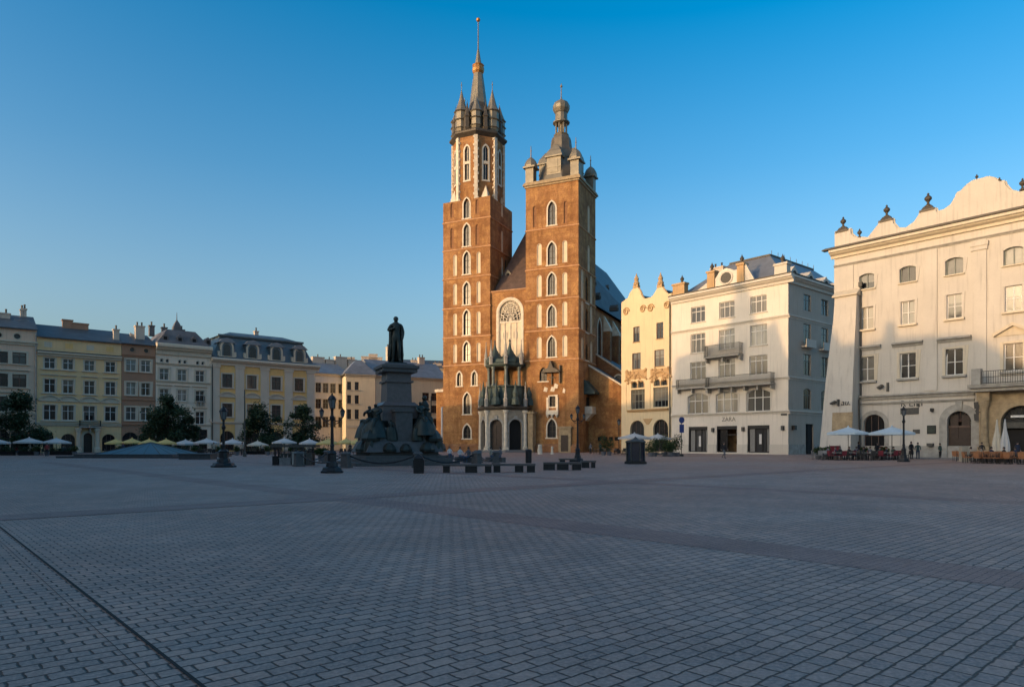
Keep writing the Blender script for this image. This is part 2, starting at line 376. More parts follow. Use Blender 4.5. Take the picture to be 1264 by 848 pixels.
class House:
    """a building front on a Frame; local x along the front, y inward, z up"""
    def __init__(s, name, label, fr, group=None, cat='house'):
        s.fr = fr; s.root = thing(name, label, cat, (*fr.O, 0), fr.rz, group); s.ops = []; s.rng = random.Random(len(name)*7 + 3)
    def part(s, mb, name, mats, loc=(0,0,0)): return mb.build(name, mats, s.root, loc)
    def hole(s, cx, z, w, h, kind='rect'): s.ops.append((cx, z, w, h, kind))
    def window(s, cx, z, w, h, kind='rect', cols=2, trans=(.5,), fm='whitewood', gm='glass', recess=.2, sill=None, hood=None, hoodm=None,
               trim=0, trimm=None, name='window', y=0.0, open_=True, proud=.05, bar=.07, T=None, parent=None):
        w, h = r2(w), r2(h); key = (w, h, kind, str(cols), trans, fm, bar)
        if open_: s.ops.append((cx, z, w, h, kind))
        fme = cached(('f',)+key, lambda: frame_mb(w, h, kind, cols, trans, bar).mesh('window', M[fm]))
        o = link(name, fme, parent or s.root, (cx, y+recess, z))
        def pm():
            mb = MB(); mb.poly([(px, 0, pz) for px, pz in outline(w, h, kind)]); return mb.mesh('pane', M[gm])
        link('pane', cached(('p', w, h, kind, gm), pm), o, (0, .045, 0)).rotation_euler = (s.rng.uniform(-.02,.02), 0, s.rng.uniform(-.03,.03) if w < 2 else 0)
        if sill:
            sm, sw, sh, sp = sill
            def sf():
                mb = MB(); mb.profile([(-sp,-sh),(0,-sh),(0,0),(-sp,-.03)], -w/2-sw, w/2+sw); return mb.mesh('sill', M[sm])
            link('sill', cached(('s', w, sill, r2(recess)), sf), o, (0, -recess, 0))
        if trim:
            def tf():
                mb = MB(); P = outline(w, h, kind); ring(mb, P if kind != 'oval' else P, trim, -proud, .02, kind == 'oval'); return mb.mesh('surround', M[trimm])
            link('surround', cached(('t', w, h, kind, trim, trimm, proud), tf), o, (0, -recess, 0))
        if hood:
            def hf():
                mb = MB(); hw = w/2 + hood[1]; z0 = h + hood[2]
                if hood[0] == 'flat': mb.profile([(0,z0),(-.10,z0),(-.13,z0+.1),(-.28,z0+.14),(-.28,z0+.22),(0,z0+.28)], -hw, hw)
                elif hood[0] == 'arch':
                    P = [(hw*math.sin(t)/math.sin(.95), z0 + hood[3]*(math.cos(t)-math.cos(.95))/(1-math.cos(.95))) for t in [-.95 + 1.9*k/10 for k in range(11)]]
                    ring(mb, P, .16, -.28, 0); mb.box(-hw, hw, -.2, 0, z0-.14, z0-.003)
                    mb.prism(P, -.06, 0)
                elif hood[0] == 'tri':
                    P = [(-hw, z0), (0, z0+hood[3]), (hw, z0)]; ring(mb, P, .14, -.28, 0); mb.box(-hw, hw, -.2, 0, z0-.14, z0-.003); mb.prism(P, -.06, 0)
                return mb.mesh('hood', M[hoodm])
            link('hood', cached(('h', w, h, hood, hoodm), hf), o, (0, -recess, 0))
        return o
    def row(s, us, uref, vt, vb, w, vm=None, **k):
        """windows at pixel columns us (pixel u of the centres, or ready metres if k['metres'])"""
        z1 = s.fr.z(uref, vt); z0 = s.fr.z(uref, vb); out = []
        gms = k.pop('gms', None)
        for i, u in enumerate(us):
            kk = dict(k)
            if gms: kk['gm'] = gms[i % len(gms)]
            out.append(s.window(s.fr.x(u), z0, w, z1-z0, **kk))
        return out
    def wall(s, x0, x1, z0, z1, mats, depth=12.0, y=0.0, side=True, cap=True):
        mb = MB(); wall_panel(mb, x0, x1, z0, z1, s.ops, y, .34, 1 if isinstance(mats, list) and len(mats) > 1 else None)
        if side:
            e = .0
            mb.poly([(x0,y,z0),(x0,y+depth,z0),(x0,y+depth,z1),(x0,y,z1)]); mb.poly([(x1,y,z0),(x1,y,z1),(x1,y+depth,z1),(x1,y+depth,z0)])
            mb.poly([(x0,y+depth,z0),(x1,y+depth,z0),(x1,y+depth,z1),(x0,y+depth,z1)])
            if cap: mb.poly([(x0,y,z1),(x1,y,z1),(x1,y+depth,z1),(x0,y+depth,z1)])
        # a dark room behind each opening, so nothing shows the sky through the wall
        return s.part(mb, 'wall', mats)
    def ledge(s, x0, x1, z, mat, h=.3, p=.25, name='string_course', y=0.0):
        mb = MB(); mb.profile([(y,z),(y-p*.4,z),(y-p*.55,z+h*.45),(y-p,z+h*.6),(y-p,z+h*.92),(y,z+h)], x0, x1); return s.part(mb, name, M[mat])

def cornice(mb, x0, x1, z, h, p, y=0.0):
    mb.profile([(y,z),(y-p*.25,z),(y-p*.3,z+h*.3),(y-p*.7,z+h*.5),(y-p*.75,z+h*.6),(y-p,z+h*.68),(y-p,z+h*.88),(y-p*.9,z+h),(y,z+h*1.05)], x0, x1)

def chimney(h, cx, y, z0, z1, w, d, mat='stucco_chimney', pots=2):
    mb = MB(); mb.box(cx-w/2, cx+w/2, y, y+d, z0, z1); mb.box(cx-w/2-.1, cx+w/2+.1, y-.1, y+d+.1, z1, z1+.22); c = h.part(mb, 'chimney', M[mat])
    for k in range(pots):
        p = MB(); p.lathe([(.16,0),(.13,.55),(.18,.6),(.18,.7)], (cx-w/2+w*(k+.5)/pots, y+d/2), 8, z=z1+.22); p.build('chimney_pot', M['leaddark'], c)
    return c
M['stucco_chimney'] = stucco('chimney_render', (.6,.5,.4), .35)

# ---------------------------------------------------------------- bodies grown over a skeleton
def skin_mesh(name, pts, edges, rad, mats, matfn=None, sub=1):
    me = bpy.data.meshes.new(name); me.from_pydata(pts, edges, []); o = bpy.data.objects.new(name, me); C.objects.link(o)
    m = o.modifiers.new('skin', 'SKIN'); m.use_smooth_shade = True
    for k, v in enumerate(me.skin_vertices[0].data):
        r = rad[k]; v.radius = r if isinstance(r, tuple) else (r, r); v.use_root = (k == 0)
    if sub: sm = o.modifiers.new('sub', 'SUBSURF'); sm.levels = sub; sm.render_levels = sub
    dg = bpy.context.evaluated_depsgraph_get(); dg.update()
    out = bpy.data.meshes.new_from_object(o.evaluated_get(dg)); out.name = name
    bpy.data.objects.remove(o); bpy.data.meshes.remove(me)
    out.materials.clear()
    for x in mats: out.materials.append(x)
    for p in out.polygons:
        p.use_smooth = True
        if matfn: p.material_index = matfn(p.center)
    return out
# ================================================================ the brick church with two unequal towers
CH = Frame((ray(714)*125, 125.0), (.9105, -.4136))
church = thing('church', 'red brick gothic church with two unequal towers and a steep dark roof', 'church', (*CH.O, 0), CH.rz)
NX0, NX1, SX0, SX1, TD = CH.x(547), CH.x(605), CH.x(649), 0.0, 10.3
NXW = NX1 - NX0
R90 = Matrix.Rotation(PI/2, 4, 'Z')

def church_window_mesh(w, h, kind='pointed', cols=2, tracery=False, white=True, sill=True):
    def mk():
        mb = MB(); P = outline(w, h, kind); mb.mi = 0
        if white: ring(mb, P, .26, -.06, .12)
        if sill: mb.box(-w/2-.4, w/2+.4, -.14, .1, -.22, 0)
        mb.mi = 2; ring(mb, P[::-1], .07, .25, .42)
        for k in range(1, cols): x = -w/2 + w*k/cols; mb.box(x-.05, x+.05, .28, .37, 0, top_at(P, x)-.05)
        for zz in (h*.33, h*.62): mb.box(-w/2+.05, w/2-.05, .3, .35, zz-.025, zz+.025)
        mb.mi = 1; mb.poly([(x, .38, z) for x, z in P]); return mb.mesh('window', [M['limestone'], M['glassdark'], M['leaddark']])
    return cached(('cw', r2(w), r2(h), kind, cols, white, sill), mk)
def niche_mesh(w, h, kind='round', m='niche'):
    def mk():
        mb = MB(); P = outline(w, h, kind, 5); mb.poly([(x, .16, z) for x, z in P]); ring(mb, P[::-1], .07, -.015, .17); return mb.mesh('niche', M[m])
    return cached(('cn', r2(w), r2(h), kind, m), mk)

def tower(x0, x1, ztop, front, side, courses):
    mb = MB(); A = []; B = []
    for f, L in ((front, A), (side, B)):
        for what, cx, z, w, h, kind, cols in f: L.append((cx, z, w, h, kind))
    wall_panel(mb, x0, x1, 0, ztop, A, 0, .45)
    mb.T = Matrix.Translation((x1, 0, 0)) @ R90; wall_panel(mb, 0, TD, 0, ztop, B, 0, .45); mb.T = None
    mb.poly([(x0,0,0),(x0,TD,0),(x0,TD,ztop),(x0,0,ztop)]); mb.poly([(x0,TD,0),(x1,TD,0),(x1,TD,ztop),(x0,TD,ztop)]); mb.poly([(x0,0,ztop),(x1,0,ztop),(x1,TD,ztop),(x0,TD,ztop)])
    t = mb.build('tower', M['brick'], church)
    for f, loc, rz in ((front, lambda c, z: (c, 0, z), 0), (side, lambda c, z: (x1, c, z), PI/2)):
        for what, cx, z, w, h, kind, cols in f:
            if what == 'window': link('window', church_window_mesh(w, h, kind, cols), t, loc(cx, z), rz)
            elif what == 'bare': link('window', church_window_mesh(w, h, kind, cols, white=False), t, loc(cx, z), rz)
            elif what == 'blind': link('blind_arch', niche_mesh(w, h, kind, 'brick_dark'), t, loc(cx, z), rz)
            else: link('niche', niche_mesh(w, h, kind), t, loc(cx, z), rz)
    for z in courses:
        c = MB(); c.profile([(-.02,z-.12),(-.16,z-.02),(-.16,z+.1),(-.02,z+.22)], x0-.1, x1+.16); c.T = Matrix.Translation((x1, 0, 0)) @ R90
        c.profile([(-.02,z-.12),(-.16,z-.02),(-.16,z+.1),(-.02,z+.22)], .06, TD+.1); c.T = None; c.build('string_course', M['limestone_brick'], t)
    return t
M['limestone_brick'] = plain('pale_brick_course', (.5,.27,.13), .88, var=.2, scale=1.5)

# ---- north tower
zn = lambda v, u=576: CH.z(u, v)
nx = lambda u: CH.x(u)
wrow = [(245,269.5),(276.6,304),(311,338.5),(348.6,376),(383,413.5),(422,446)]
fN = [('window', nx(576), zn(b), 1.35, zn(a)-zn(b), 'pointed', 2) for a, b in wrow]
fN += [('window', nx(576.5), zn(511), 1.5, zn(485)-zn(511), 'pointed', 2), ('window', nx(576.5), zn(541), 1.6, zn(524)-zn(541), 'pointed', 2)]
fN += [('window', nx(u), zn(476), 1.0, zn(459)-zn(476), 'pointed', 2) for u in (567, 585.5)]
for a, b in ((313,339),(349,375),(386,413),(424,447)): fN += [('niche', nx(u), zn(b), .85, zn(a)-zn(b), 'round', 1) for u in (561.8, 590.8)]
for a, b in ((248,266),(279,304)): fN += [('blind', nx(u), zn(b), .8, zn(a)-zn(b), 'round', 1) for u in (558, 589)]
zN = zn(246.5)
sN = [('niche', 5.4, zn(b), .8, zn(a)-zn(b), 'round', 1) for a, b in ((238,262),(280,306),(313,338))] + [('bare', 7.3, zn(338), .9, zn(313)-zn(338), 'pointed', 1)]
tN = tower(NX0, NX1, zN, fN, sN, [zn(v) for v in (272.5, 307.5, 343, 380, 416.5, 451)])
# octagon above
ax, ay = (NX0+NX1)/2, TD/2; APO = 4.85; YA = CH.w(ax, ay)[1]
zt = lambda v: zat(v, YA)
mb = MB(); zo0, zo1 = zN - .3, zt(181)
for k in range(8):
    mb.T = Matrix.Translation((ax, ay, 0)) @ Matrix.Rotation(k*PI/4, 4, 'Z') @ Matrix.Translation((0, -APO, 0)); hw = APO*math.tan(PI/8)
    wall_panel(mb, -hw, hw, zo0, zo1, [(0, zt(233), 1.0, zt(192)-zt(233), 'pointed')], 0, .4)
mb.T = None; octa = mb.build('octagon_storey', M['brick'], church)
def lancet():
    m = MB(); h = zt(192)-zt(233); P = outline(1.0, h, 'pointed'); ring(m, P, .3, -.07, .15); m.box(-.5, .5, -.05, .3, h*.47, h*.55); m.box(-.85, .85, -.12, .1, -.3, 0)
    m.box(-.04,.04,.2,.3,0,h-.2); m.mi = 1; m.poly([(x, .34, z) for x, z in P]); return m.mesh('window', [M['limestone'], M['glassdark']])
lm = lancet()
for k in range(8):
    a = k*PI/4; link('window', lm, octa, (ax + APO*math.sin(a), ay - APO*math.cos(a), zt(233)), a)
    b = a + PI/8; R = APO/math.cos(PI/8); px, py = ax + R*math.sin(b), ay - R*math.cos(b)
    r = MB(); r.box(-.34, .34, -.22, .3, zo0 + .2, zo1)
    rr = random.Random(k)
    for j in range(int((zo1-zo0)/.8)):            # alternating quoin stones
        r.box(-.34-(.22 if j % 2 else .06), .34+(.06 if j % 2 else .22), -.1, .3, zo0+.3+j*.8, zo0+.3+j*.8+.42)
    link('corner_rib', r.mesh('corner_rib', M['limestone']), octa, (px, py, 0), b)
for k in range(4):
    a = PI/4 + k*PI/2; m = MB(); sx, sy = math.sin(a), -math.cos(a); c = (ax + 4.15*sx*1.2, ay + 4.15*sy*1.2)
    m.cbox((*c, zN+.15), (1.7, 1.7, .3)); m.lathe([(1.0,0),(.75,.7),(.0,2.6)], c, 4, z=zN+.3); m.build('broach', M['limestone'], tN)
# spire crown
m = MB()
m.lathe([(APO+.2,0),(APO+1.05,.7),(APO+1.1,1.0),(APO+.5,1.5),(4.5,1.9),(4.1,4.4),(4.4,4.9),(4.3,5.3),(2.5,5.8),(2.25,6.6),(1.75,8.6)], (ax, ay), 8, z=zo1)
gal = m.build('gallery', M['leaddark'], church)
m = MB(); zs = zo1 + 6.3
m.lathe([(2.2,0),(1.95,1.0),(1.65,3.2),(1.3,6.0),(.95,zt(92)-zs)], (ax, ay), 8, z=zs); m.lathe([(.7,0),(.45,zt(72)-zt(80)),(.2,zt(62)-zt(80))], (ax, ay), 8, z=zt(80))
m.lathe([(.14,0),(.09,zt(26)-zt(62))], (ax, ay), 6, z=zt(62)); spire = m.build('spire', M['lead'], church)
m = MB(); m.lathe([(.9,0),(1.18,.45),(1.25,1.0),(1.1,1.5),(1.25,1.75),(.7,2.1)], (ax, ay), 10, z=zt(92)-.05); m.ball((ax, ay, zt(25)), .42); m.build('gilded_crown', M['gold'], spire)
tm = MB()
tm.lathe([(.5,-1.9),(1.3,0),(1.5,.15),(1.28,.35),(1.28,1.6),(1.55,1.75),(1.28,2.0),(1.28,3.3),(1.6,3.5),(1.35,3.75),(.9,4.7),(.42,6.4),(.06,8.0),(.05,9.6),(.0,9.7)], (0,0), 8); tm.ball((0,0,9.0), .14)
tmesh = tm.mesh('turret', M['lead'])
pn = MB(); pn.lathe([(.3,-.6),(.75,.2),(.85,.4),(.62,.6),(.62,2.4),(.8,2.6),(.55,3.0),(.2,4.6),(.05,5.6),(0,6.2)], (0,0), 6); pinm = pn.mesh('pinnacle', M['leaddark'])
tm2 = MB(); tm2.lathe([(.4,-1.5),(1.15,0),(1.35,.15),(1.1,.35),(1.1,1.5),(1.38,1.65),(1.1,1.9),(1.1,2.8),(1.38,3.0),(1.1,3.25),(.6,4.5),(.05,6.2),(.0,7.2)], (0,0), 8); tmesh2 = tm2.mesh('turret', M['lead'])
for k in range(8):
    a = k*PI/4; R_ = 4.75; link('pinnacle', pinm, gal, (ax + R_*math.sin(a), ay - R_*math.cos(a), zo1 + 1.3))
    a = k*PI/4 + PI/8; link('turret', tmesh if k % 2 else tmesh2, gal, (ax + 4.35*math.sin(a), ay - 4.35*math.cos(a), zo1 + 1.9))
# ---- south tower
zsu = lambda v: CH.z(681, v)
zS = zsu(228)
fS = [('window', nx(681), zsu(278), 1.5, zsu(249)-zsu(278), 'pointed', 2), ('window', nx(681), zsu(327), 1.55, zsu(299)-zsu(327), 'pointed', 2)]
fS += [('window', nx(681), zsu(b), 1.5, zsu(a)-zsu(b), 'pointed', 3) for a, b in ((337,364),(377,403),(415.5,440.5))]
fS += [('bare', nx(670.5), zsu(470), 1.5, zsu(452.5)-zsu(470), 'pointed', 2), ('window', nx(682), zsu(502), 1.2, zsu(489)-zsu(502), 'rect', 2), ('window', nx(681), zsu(540), 1.7, zsu(517)-zsu(540), 'pointed', 2)]
for a, b in ((299,326),(338,365),(374,403),(415,441)): fS += [('niche', nx(u), zsu(b), .95, zsu(a)-zsu(b), 'round', 1) for u in (665.7, 697.2)]
for a, b in ((251,278),): fS += [('blind', nx(u), zsu(b), .75, zsu(a)-zsu(b), 'round', 1) for u in (660, 698)]
sS = [('niche', 6.0, zsu(b), 1.1, zsu(a)-zsu(b), 'round', 1) for a, b in ((247,282),(297,331))]
for a, b in ((333,371),(372,408),(417,443)): sS += [('niche', c, zsu(b), 1.1, zsu(a)-zsu(b), 'round', 1) for c in (2.2, 7.6)] + [('bare', 4.9, zsu(b), 1.5, zsu(a)-zsu(b)-.8, 'pointed', 2)]
tS = tower(SX0, SX1, zS, fS, sS, [zsu(v) for v in (282, 331.5, 370, 408, 445)])
m = MB(); xa, xb = SX0-.25, SX1+.25
for d, z0, z1 in ((.2,0,.35),(.45,.353,.7),(.28,.703,1.0)): m.box(SX0-d, SX1+d, -d, TD+d, zS+z0, zS+z1)
m.build('cornice', M['sandstone'], tS)
bx, by = (SX0+SX1)/2, TD/2; YB = CH.w(bx, by)[1]; zb = lambda v: zat(v, YB); z0 = zS + 1.0
m = MB(); m.lathe([(5.0,0),(4.7,.5),(4.3,1.6),(3.95,3.0),(3.4,4.3),(2.85,5.0),(2.95,5.2),(2.9,5.8),(2.5,6.6),(2.1,7.6),(1.9,zb(174)-z0),(1.75,zb(171)-z0),(1.35,zb(169)-z0)], (bx, by), 8, z=z0); helm = m.build('bell_roof', M['leadmid'], church)
m = MB(); m.lathe([(1.35,0),(1.5,.25),(1.15,.45)], (bx, by), 8, z=zb(169)); m.lathe([(.45,0),(.45,zb(154)-zb(168))], (bx, by), 8, z=zb(168)+.2)
for k in range(8):
    a = k*PI/4; m.lathe([(.17,0),(.17,zb(154)-zb(167))], (bx+1.05*math.cos(a), by+1.05*math.sin(a)), 6, z=zb(167))
h0 = zb(154)
m.lathe([(1.3,0),(1.65,.15),(1.65,.35),(1.2,.65),(1.15,zb(141)-h0),(1.3,zb(140)-h0),(1.62,zb(136)-h0),(1.66,zb(132)-h0),(1.35,zb(128)-h0),(.75,zb(125.5)-h0),(.2,zb(123)-h0),(.1,zb(120)-h0),(.07,zb(104)-h0),(0,zb(103)-h0)], (bx, by), 12, z=h0)
m.ball((bx, by, zb(107)), .25); m.build('lantern', M['lead'], helm)
tm = MB(); tm.box(-.8,.8,-.8,.8,0,2.8); tm.box(-1.2,1.2,-1.2,1.2,2.8,3.1); tm.lathe([(1.25,3.1),(1.28,3.4),(1.15,3.9),(.85,4.5),(.35,4.95),(.12,5.1),(.06,7.2),(0,7.3)], (0,0), 8); tm.ball((0,0,6.3), .16)
tms = tm.mesh('turret', M['lead'])
for cx in (SX0+.75, SX1-.75):
    for cy in (.75, TD-.75): link('turret', tms, helm, (cx, cy, z0))
dm = MB(); dm.frust(-1.8,1.8,-1.7,2.0,0,.9,.3); dm.box(-1.4,1.4,-1.3,2.0,.9,4.3); dm.box(-1.7,1.7,-1.6,2.0,4.3,4.55); dm.frust(-1.6,1.6,-1.5,2.0,4.55,5.5,.25); dm.frust(-1.3,1.3,-1.2,2.0,5.5,6.9,.85); dm.box(-.8,.8,-1.37,-1.3,1.4,3.8); dm.box(-1.48,1.48,-1.4,-1.2,2.3,2.45)
dms = dm.mesh('lucarne', M['lead'])
for k in range(4):
    a = k*PI/2; link('lucarne', dms, helm, (bx + 2.75*math.sin(a), by - 2.75*math.cos(a), z0+.3), a)
# ---- gable wall between the towers, with the great window
gz = CH.z(627, 357.5); gx0, gx1 = NX1, SX0; wx = (CH.x(612.8)+CH.x(644.5))/2; ww = CH.x(644.5)-CH.x(612.8); wz1 = CH.z(628, 369.5); wz0 = CH.z(628, 445)
mb = MB(); wall_panel(mb, gx0, gx1, 0, gz, [(wx, wz0, ww-.5, wz1-wz0, 'round')], .35, .5); mb.poly([(gx0,.35,gz),(gx1,.35,gz),(gx1,2,gz),(gx0,2,gz)])
gw = mb.build('west_wall', M['brick'], church)
m = MB(); m.profile([(.35,gz-.4),(.05,gz-.15),(.05,gz),(.35,gz+.1)], gx0, gx1); m.build('cornice', M['limestone_brick'], gw)
m = MB(); w_, h_ = ww-.5, wz1-wz0; P = outline(w_, h_, 'round', 12); ring(m, P, .42, -.1, .2); ring(m, P[::-1], .18, -.02, .3)
zsp = CH.z(628, 397)-wz0; m.box(-w_/2, w_/2, .1, .3, zsp-.18, zsp+.18); 
for f in (.25,.5,.75): m.box(-w_/2+w_*f-.09, -w_/2+w_*f+.09, .12, .3, 0, zsp)
R = w_/2
for k in range(1, 8): a = PI*k/8; m.tube([(0,.2,zsp+.1),(R*.96*math.cos(a),.2,zsp+.1+(h_-zsp)*.97*math.sin(a))], .075, 5)
for q in (.32,.62,.84):
    pts = [(R*q*math.cos(PI*k/16), .2, zsp+.1+(h_-zsp)*q*math.sin(PI*k/16)) for k in range(17)]; m.tube(pts, .08, 5)
for q, n in ((.47,6),(.74,9)):
    for k in range(n):
        a = PI*(k+.5)/n; c = (R*q*math.cos(a), .2, zsp+.1+(h_-zsp)*q*math.sin(a)); m.tube([(c[0]+.3*math.cos(2*PI*j/8), .2, c[2]+.3*math.sin(2*PI*j/8)) for j in range(9)], .06, 4)
m.mi = 1; m.poly([(-w_/2,.26,0),(w_/2,.26,0),(w_/2,.26,zsp),(-w_/2,.26,zsp)]); m.mi = 2; m.poly([(x,.3,z) for x, z in P if z > zsp-.5])
m.mi = 3
for sx in (-.8,.8):
    for dx in (-.35, 0, .35): m.box(sx*R*.55+dx-.06, sx*R*.55+dx+.06, .2, .27, zsp-3.2, zsp-1.6-abs(dx))
m.build('great_window', [M['limestone'], M['niche'], M['glassgold'] if 'glassgold' in M else M['glassdark'], M['greystone']], gw, (wx, .35, wz0))
# ---- nave: steep roof, walls, lean-to aisles on the south
XN0, XN1, YN1 = NX0+.6, -.75, 66.0; RZ = CH.z(735, 331, 54)*1.0; ez = 28.8; cxr = (gx0+gx1)/2
m = MB(); A = (cxr, 13.5, 49.3); B = (cxr, YN1, 49.3)
m.poly([(gx0+.02,1.2,gz+.05),(gx1-.02,1.2,gz+.05),A])
m.mi = 1; m.poly([(gx1-.02,1.2,gz+.05),(gx1,TD,ez+7),(XN1+.9,TD,ez),(XN1+.9,YN1,ez),B,A]); m.poly([(gx0+.02,1.2,gz+.05),A,B,(XN0-.9,YN1,ez),(XN0-.9,TD,ez),(gx0,TD,ez+7)])
m.poly([B,(XN1+.9,YN1,ez),(XN0-.9,YN1,ez)])
nroof = m.build('nave_roof', [M['rooftile'], M['roofslate']], church)
def roof_dormer(x, y, z, rot, s=1.0, mt='leaddark'):
    d = MB(); d.mi = 0; d.prism([(-.5*s,0),(.5*s,0),(.5*s,.7*s),(0,1.3*s),(-.5*s,.7*s)], -.2*s, 1.6*s); d.mi = 1; d.box(-.3*s,.3*s,-.23*s,-.2*s,.1*s,.65*s)
    link('roof_dormer', d.mesh('roof_dormer', [M[mt], M['black']]), nroof, (x, y, z), rot)
roof_dormer(CH.x(627.5, 4.0), 4.0, gz+3.4, 0, 1.1, 'lead')
hs = lambda z: XN1+.9 + (cxr-XN1-.9)*(z-ez)/(49.3-ez)
for y, z in ((22,33),(30,38),(36,33),(45,40),(27,42),(50,34)): roof_dormer(hs(z), y, z-.5, PI/2, 1.1)
mb = MB(); mb.T = Matrix.Translation((XN1, 0, 0)) @ R90
bays = [15.5 + 6.6*k for k in range(8)]
wall_panel(mb, TD, YN1, 0, ez+.1, [(y, 17.5, 2.6, 9.6, 'pointed') for y in bays], 0, .6); mb.T = None
mb.poly([(XN0,TD,0),(XN0,YN1,0),(XN0,YN1,ez),(XN0,TD,ez)]); mb.poly([(XN0,YN1,0),(XN1,YN1,0),(XN1,YN1,ez),(XN0,YN1,ez)])
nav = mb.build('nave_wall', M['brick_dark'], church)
for y in bays: link('window', church_window_mesh(2.6, 9.6, 'pointed', 3), nav, (XN1, y, 17.5), PI/2)
for y in [b+3.3 for b in bays]:
    b = MB(); b.box(XN1-.1, XN1+1.4, y-.55, y+.55, 12, 25.5); b.build('buttress', M['brick_dark'], nav)
    b = MB(); b.T = Matrix.Translation((0, y, 0)) @ Matrix.Rotation(0, 4, 'Z'); b.prism([(XN1-.1,25.5),(XN1+1.5,25.5),(XN1-.1,28.4)], -.6, .6); b.box(XN1-.1, XN1+1.55, -.62, .62, 24.9, 25.5); b.build('buttress_coping', M['limestone'], nav)
def lean_to(y0, y1, xa, za, xb, zb_, mat, oculus=None):
    b = MB(); b.prism([(xa,0),(xb,0),(xb,zb_),(xa,za)], y0, y1); w = b.build('aisle', M[mat], church)
    b = MB(); t = .35; b.prism([(xa,za+.003),(xb+.15,zb_+.003),(xb+.15,zb_+t),(xa,za+t)], y0-.15, y0+.5); b.build('coping', M['limestone'], w)
    b = MB(); b.prism([(xa,za+.05),(xb+.6,zb_-.25),(xb+.6,zb_-.05),(xa,za+.25)], y0+.52, y1+.2); b.build('aisle_roof', M['roofslate'], w)
    if oculus:
        b = MB(); P = [(.75*math.cos(2*PI*k/16), .75*math.sin(2*PI*k/16)) for k in range(16)]; ring(b, P[::-1], .28, -.08, .02, True); b.mi = 1; b.poly([(x, -.02, z) for x, z in P]); b.build('oculus', [M['limestone'], M['glassdark']], w, (oculus[0], y0, oculus[1]))
    return w
l1 = lean_to(6.0, 40, 0.0, 16.4, 6.6, 12.2, 'brick')
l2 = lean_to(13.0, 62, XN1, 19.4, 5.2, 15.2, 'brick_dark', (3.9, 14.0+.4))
b = MB(); b.box(1.2, 6.5, 5.86, 6.0, 4.6, 4.75); b.build('string_course', M['brick_dark'], l1)
for x in (2.2,3.3,4.4,5.5):
    b = MB(); b.box(x-.35, x+.35, 5.9, 6.02, 2.2, 2.9); b.build('blind_slot', M['black'], l1)
# canopy, balcony and door on the tower flank
m = MB(); m.T = Matrix.Translation((0, 5.4, 0)) @ R90
m.profile([(0,13.6),(-2.1,11.3),(-2.1,10.9),(0,10.9)], -2.3, 2.3); m.T = None; m.build('canopy', M['copper'], tS)
m = MB(); m.box(.02, 1.5, 3.6, 7.2, 7.2, 7.6); m.prism([(.02,5.9),(1.3,7.2),(.02,7.2)], 4.0, 6.8); m.box(1.3,1.45,3.6,7.2,7.6,8.6); m.box(.02,1.3,3.6,3.75,7.6,8.6); m.build('balcony', M['limestone'], tS)
m = MB(); m.box(.0,.12,4.6,6.2,7.62,10.4); m.build('balcony_door', M['black'], tS)
# door, crucifix roof and hooded niche on the tower front
dz = CH.z(698, 559); dx = CH.x(698)
m = MB(); m.box(dx-1.2, dx+1.2, -.52, .02, 0, 4.4); m.box(dx-1.4, dx+1.4, -.7, .02, 4.4, 4.8); dp = m.build('door_surround', M['sandstone'], tS)
m = MB(); m.box(dx-.7, dx+.7, -.57, -.53, .2, 3.2); m.build('door', M['wood'], dp)
m = MB(); cx = CH.x(681.5); z = CH.z(681, 460); m.prism([(cx-1.9,z),(cx+1.9,z),(cx+1.2,z+.55),(cx+.5,z+.9),(cx,z+2.2),(cx-.5,z+.9),(cx-1.2,z+.55)], -1.0, .02)
m.box(cx+1.5,cx+1.75,-.5,-.1,z-2.0,z+1.3); m.box(cx-.07,cx+.07,-.3,-.1,z-2.2,z); m.box(cx-.6,cx+.6,-.3,-.16,z-1.0,z-.85); m.build('crucifix_canopy', M['leaddark'], tS)
m = MB(); cx = CH.x(682); z = CH.z(682, 505); m.box(cx-1.2,cx+1.2,-.3,.0,z-1.0,z-.2)
for s in (-1,0,1): m.lathe([(.0,-1.7),(.28,-1.2),(.3,-1.0)], (cx+s*.9, -.2), 8, z=z)
for s in (-1,1): m.box(cx+s*.95-.2, cx+s*.95+.2, -.2, .0, z-.2, z+2.2)
m.build('corbel', M['limestone'], tS)
rng = random.Random(5)
for k in range(4):
    m = MB(); x = CH.x(673 + k*7.5 + rng.uniform(-2,2)); z = CH.z(680, 477 + rng.uniform(-7, 7)); a = rng.uniform(.25,.5); m.prism([(x-a,z-.35),(x+a*.6,z-.5),(x+a,z+.2),(x-a*.4,z+.5)], -.05, .02); m.build('stone_inset', M['limestone'], tS)
# brick block and pale pipe by the north tower
m = MB(); xL = CH.x(538.5, 3.0); m.prism([(xL,0),(NX0+.1,0),(NX0+.1,CH.z(545,474,3)),(xL,CH.z(540,483,3))], 3.0, 9.0); ab = m.build('annex', M['brick'], church)
m = MB(); xp = CH.x(545.5); m.tube([(xp,-.0,.1),(xp,.0,CH.z(545,503)),(xp+.1,2.9,CH.z(545,499))], .2, 6); m.build('downpipe', M['whitewood'], ab)
m = MB(); m.box(xL-.2, NX0, 2.7, 3.2, CH.z(540,484,3), CH.z(540,482,3)+.2); m.build('coping', M['limestone'], ab)
m = MB(); m.profile([(-.02,0),(-.5,0),(-.5,1.1),(-.02,1.6)], NX0-.2, SX1+.3); m.build('plinth_course', M['brick_dark'], church)
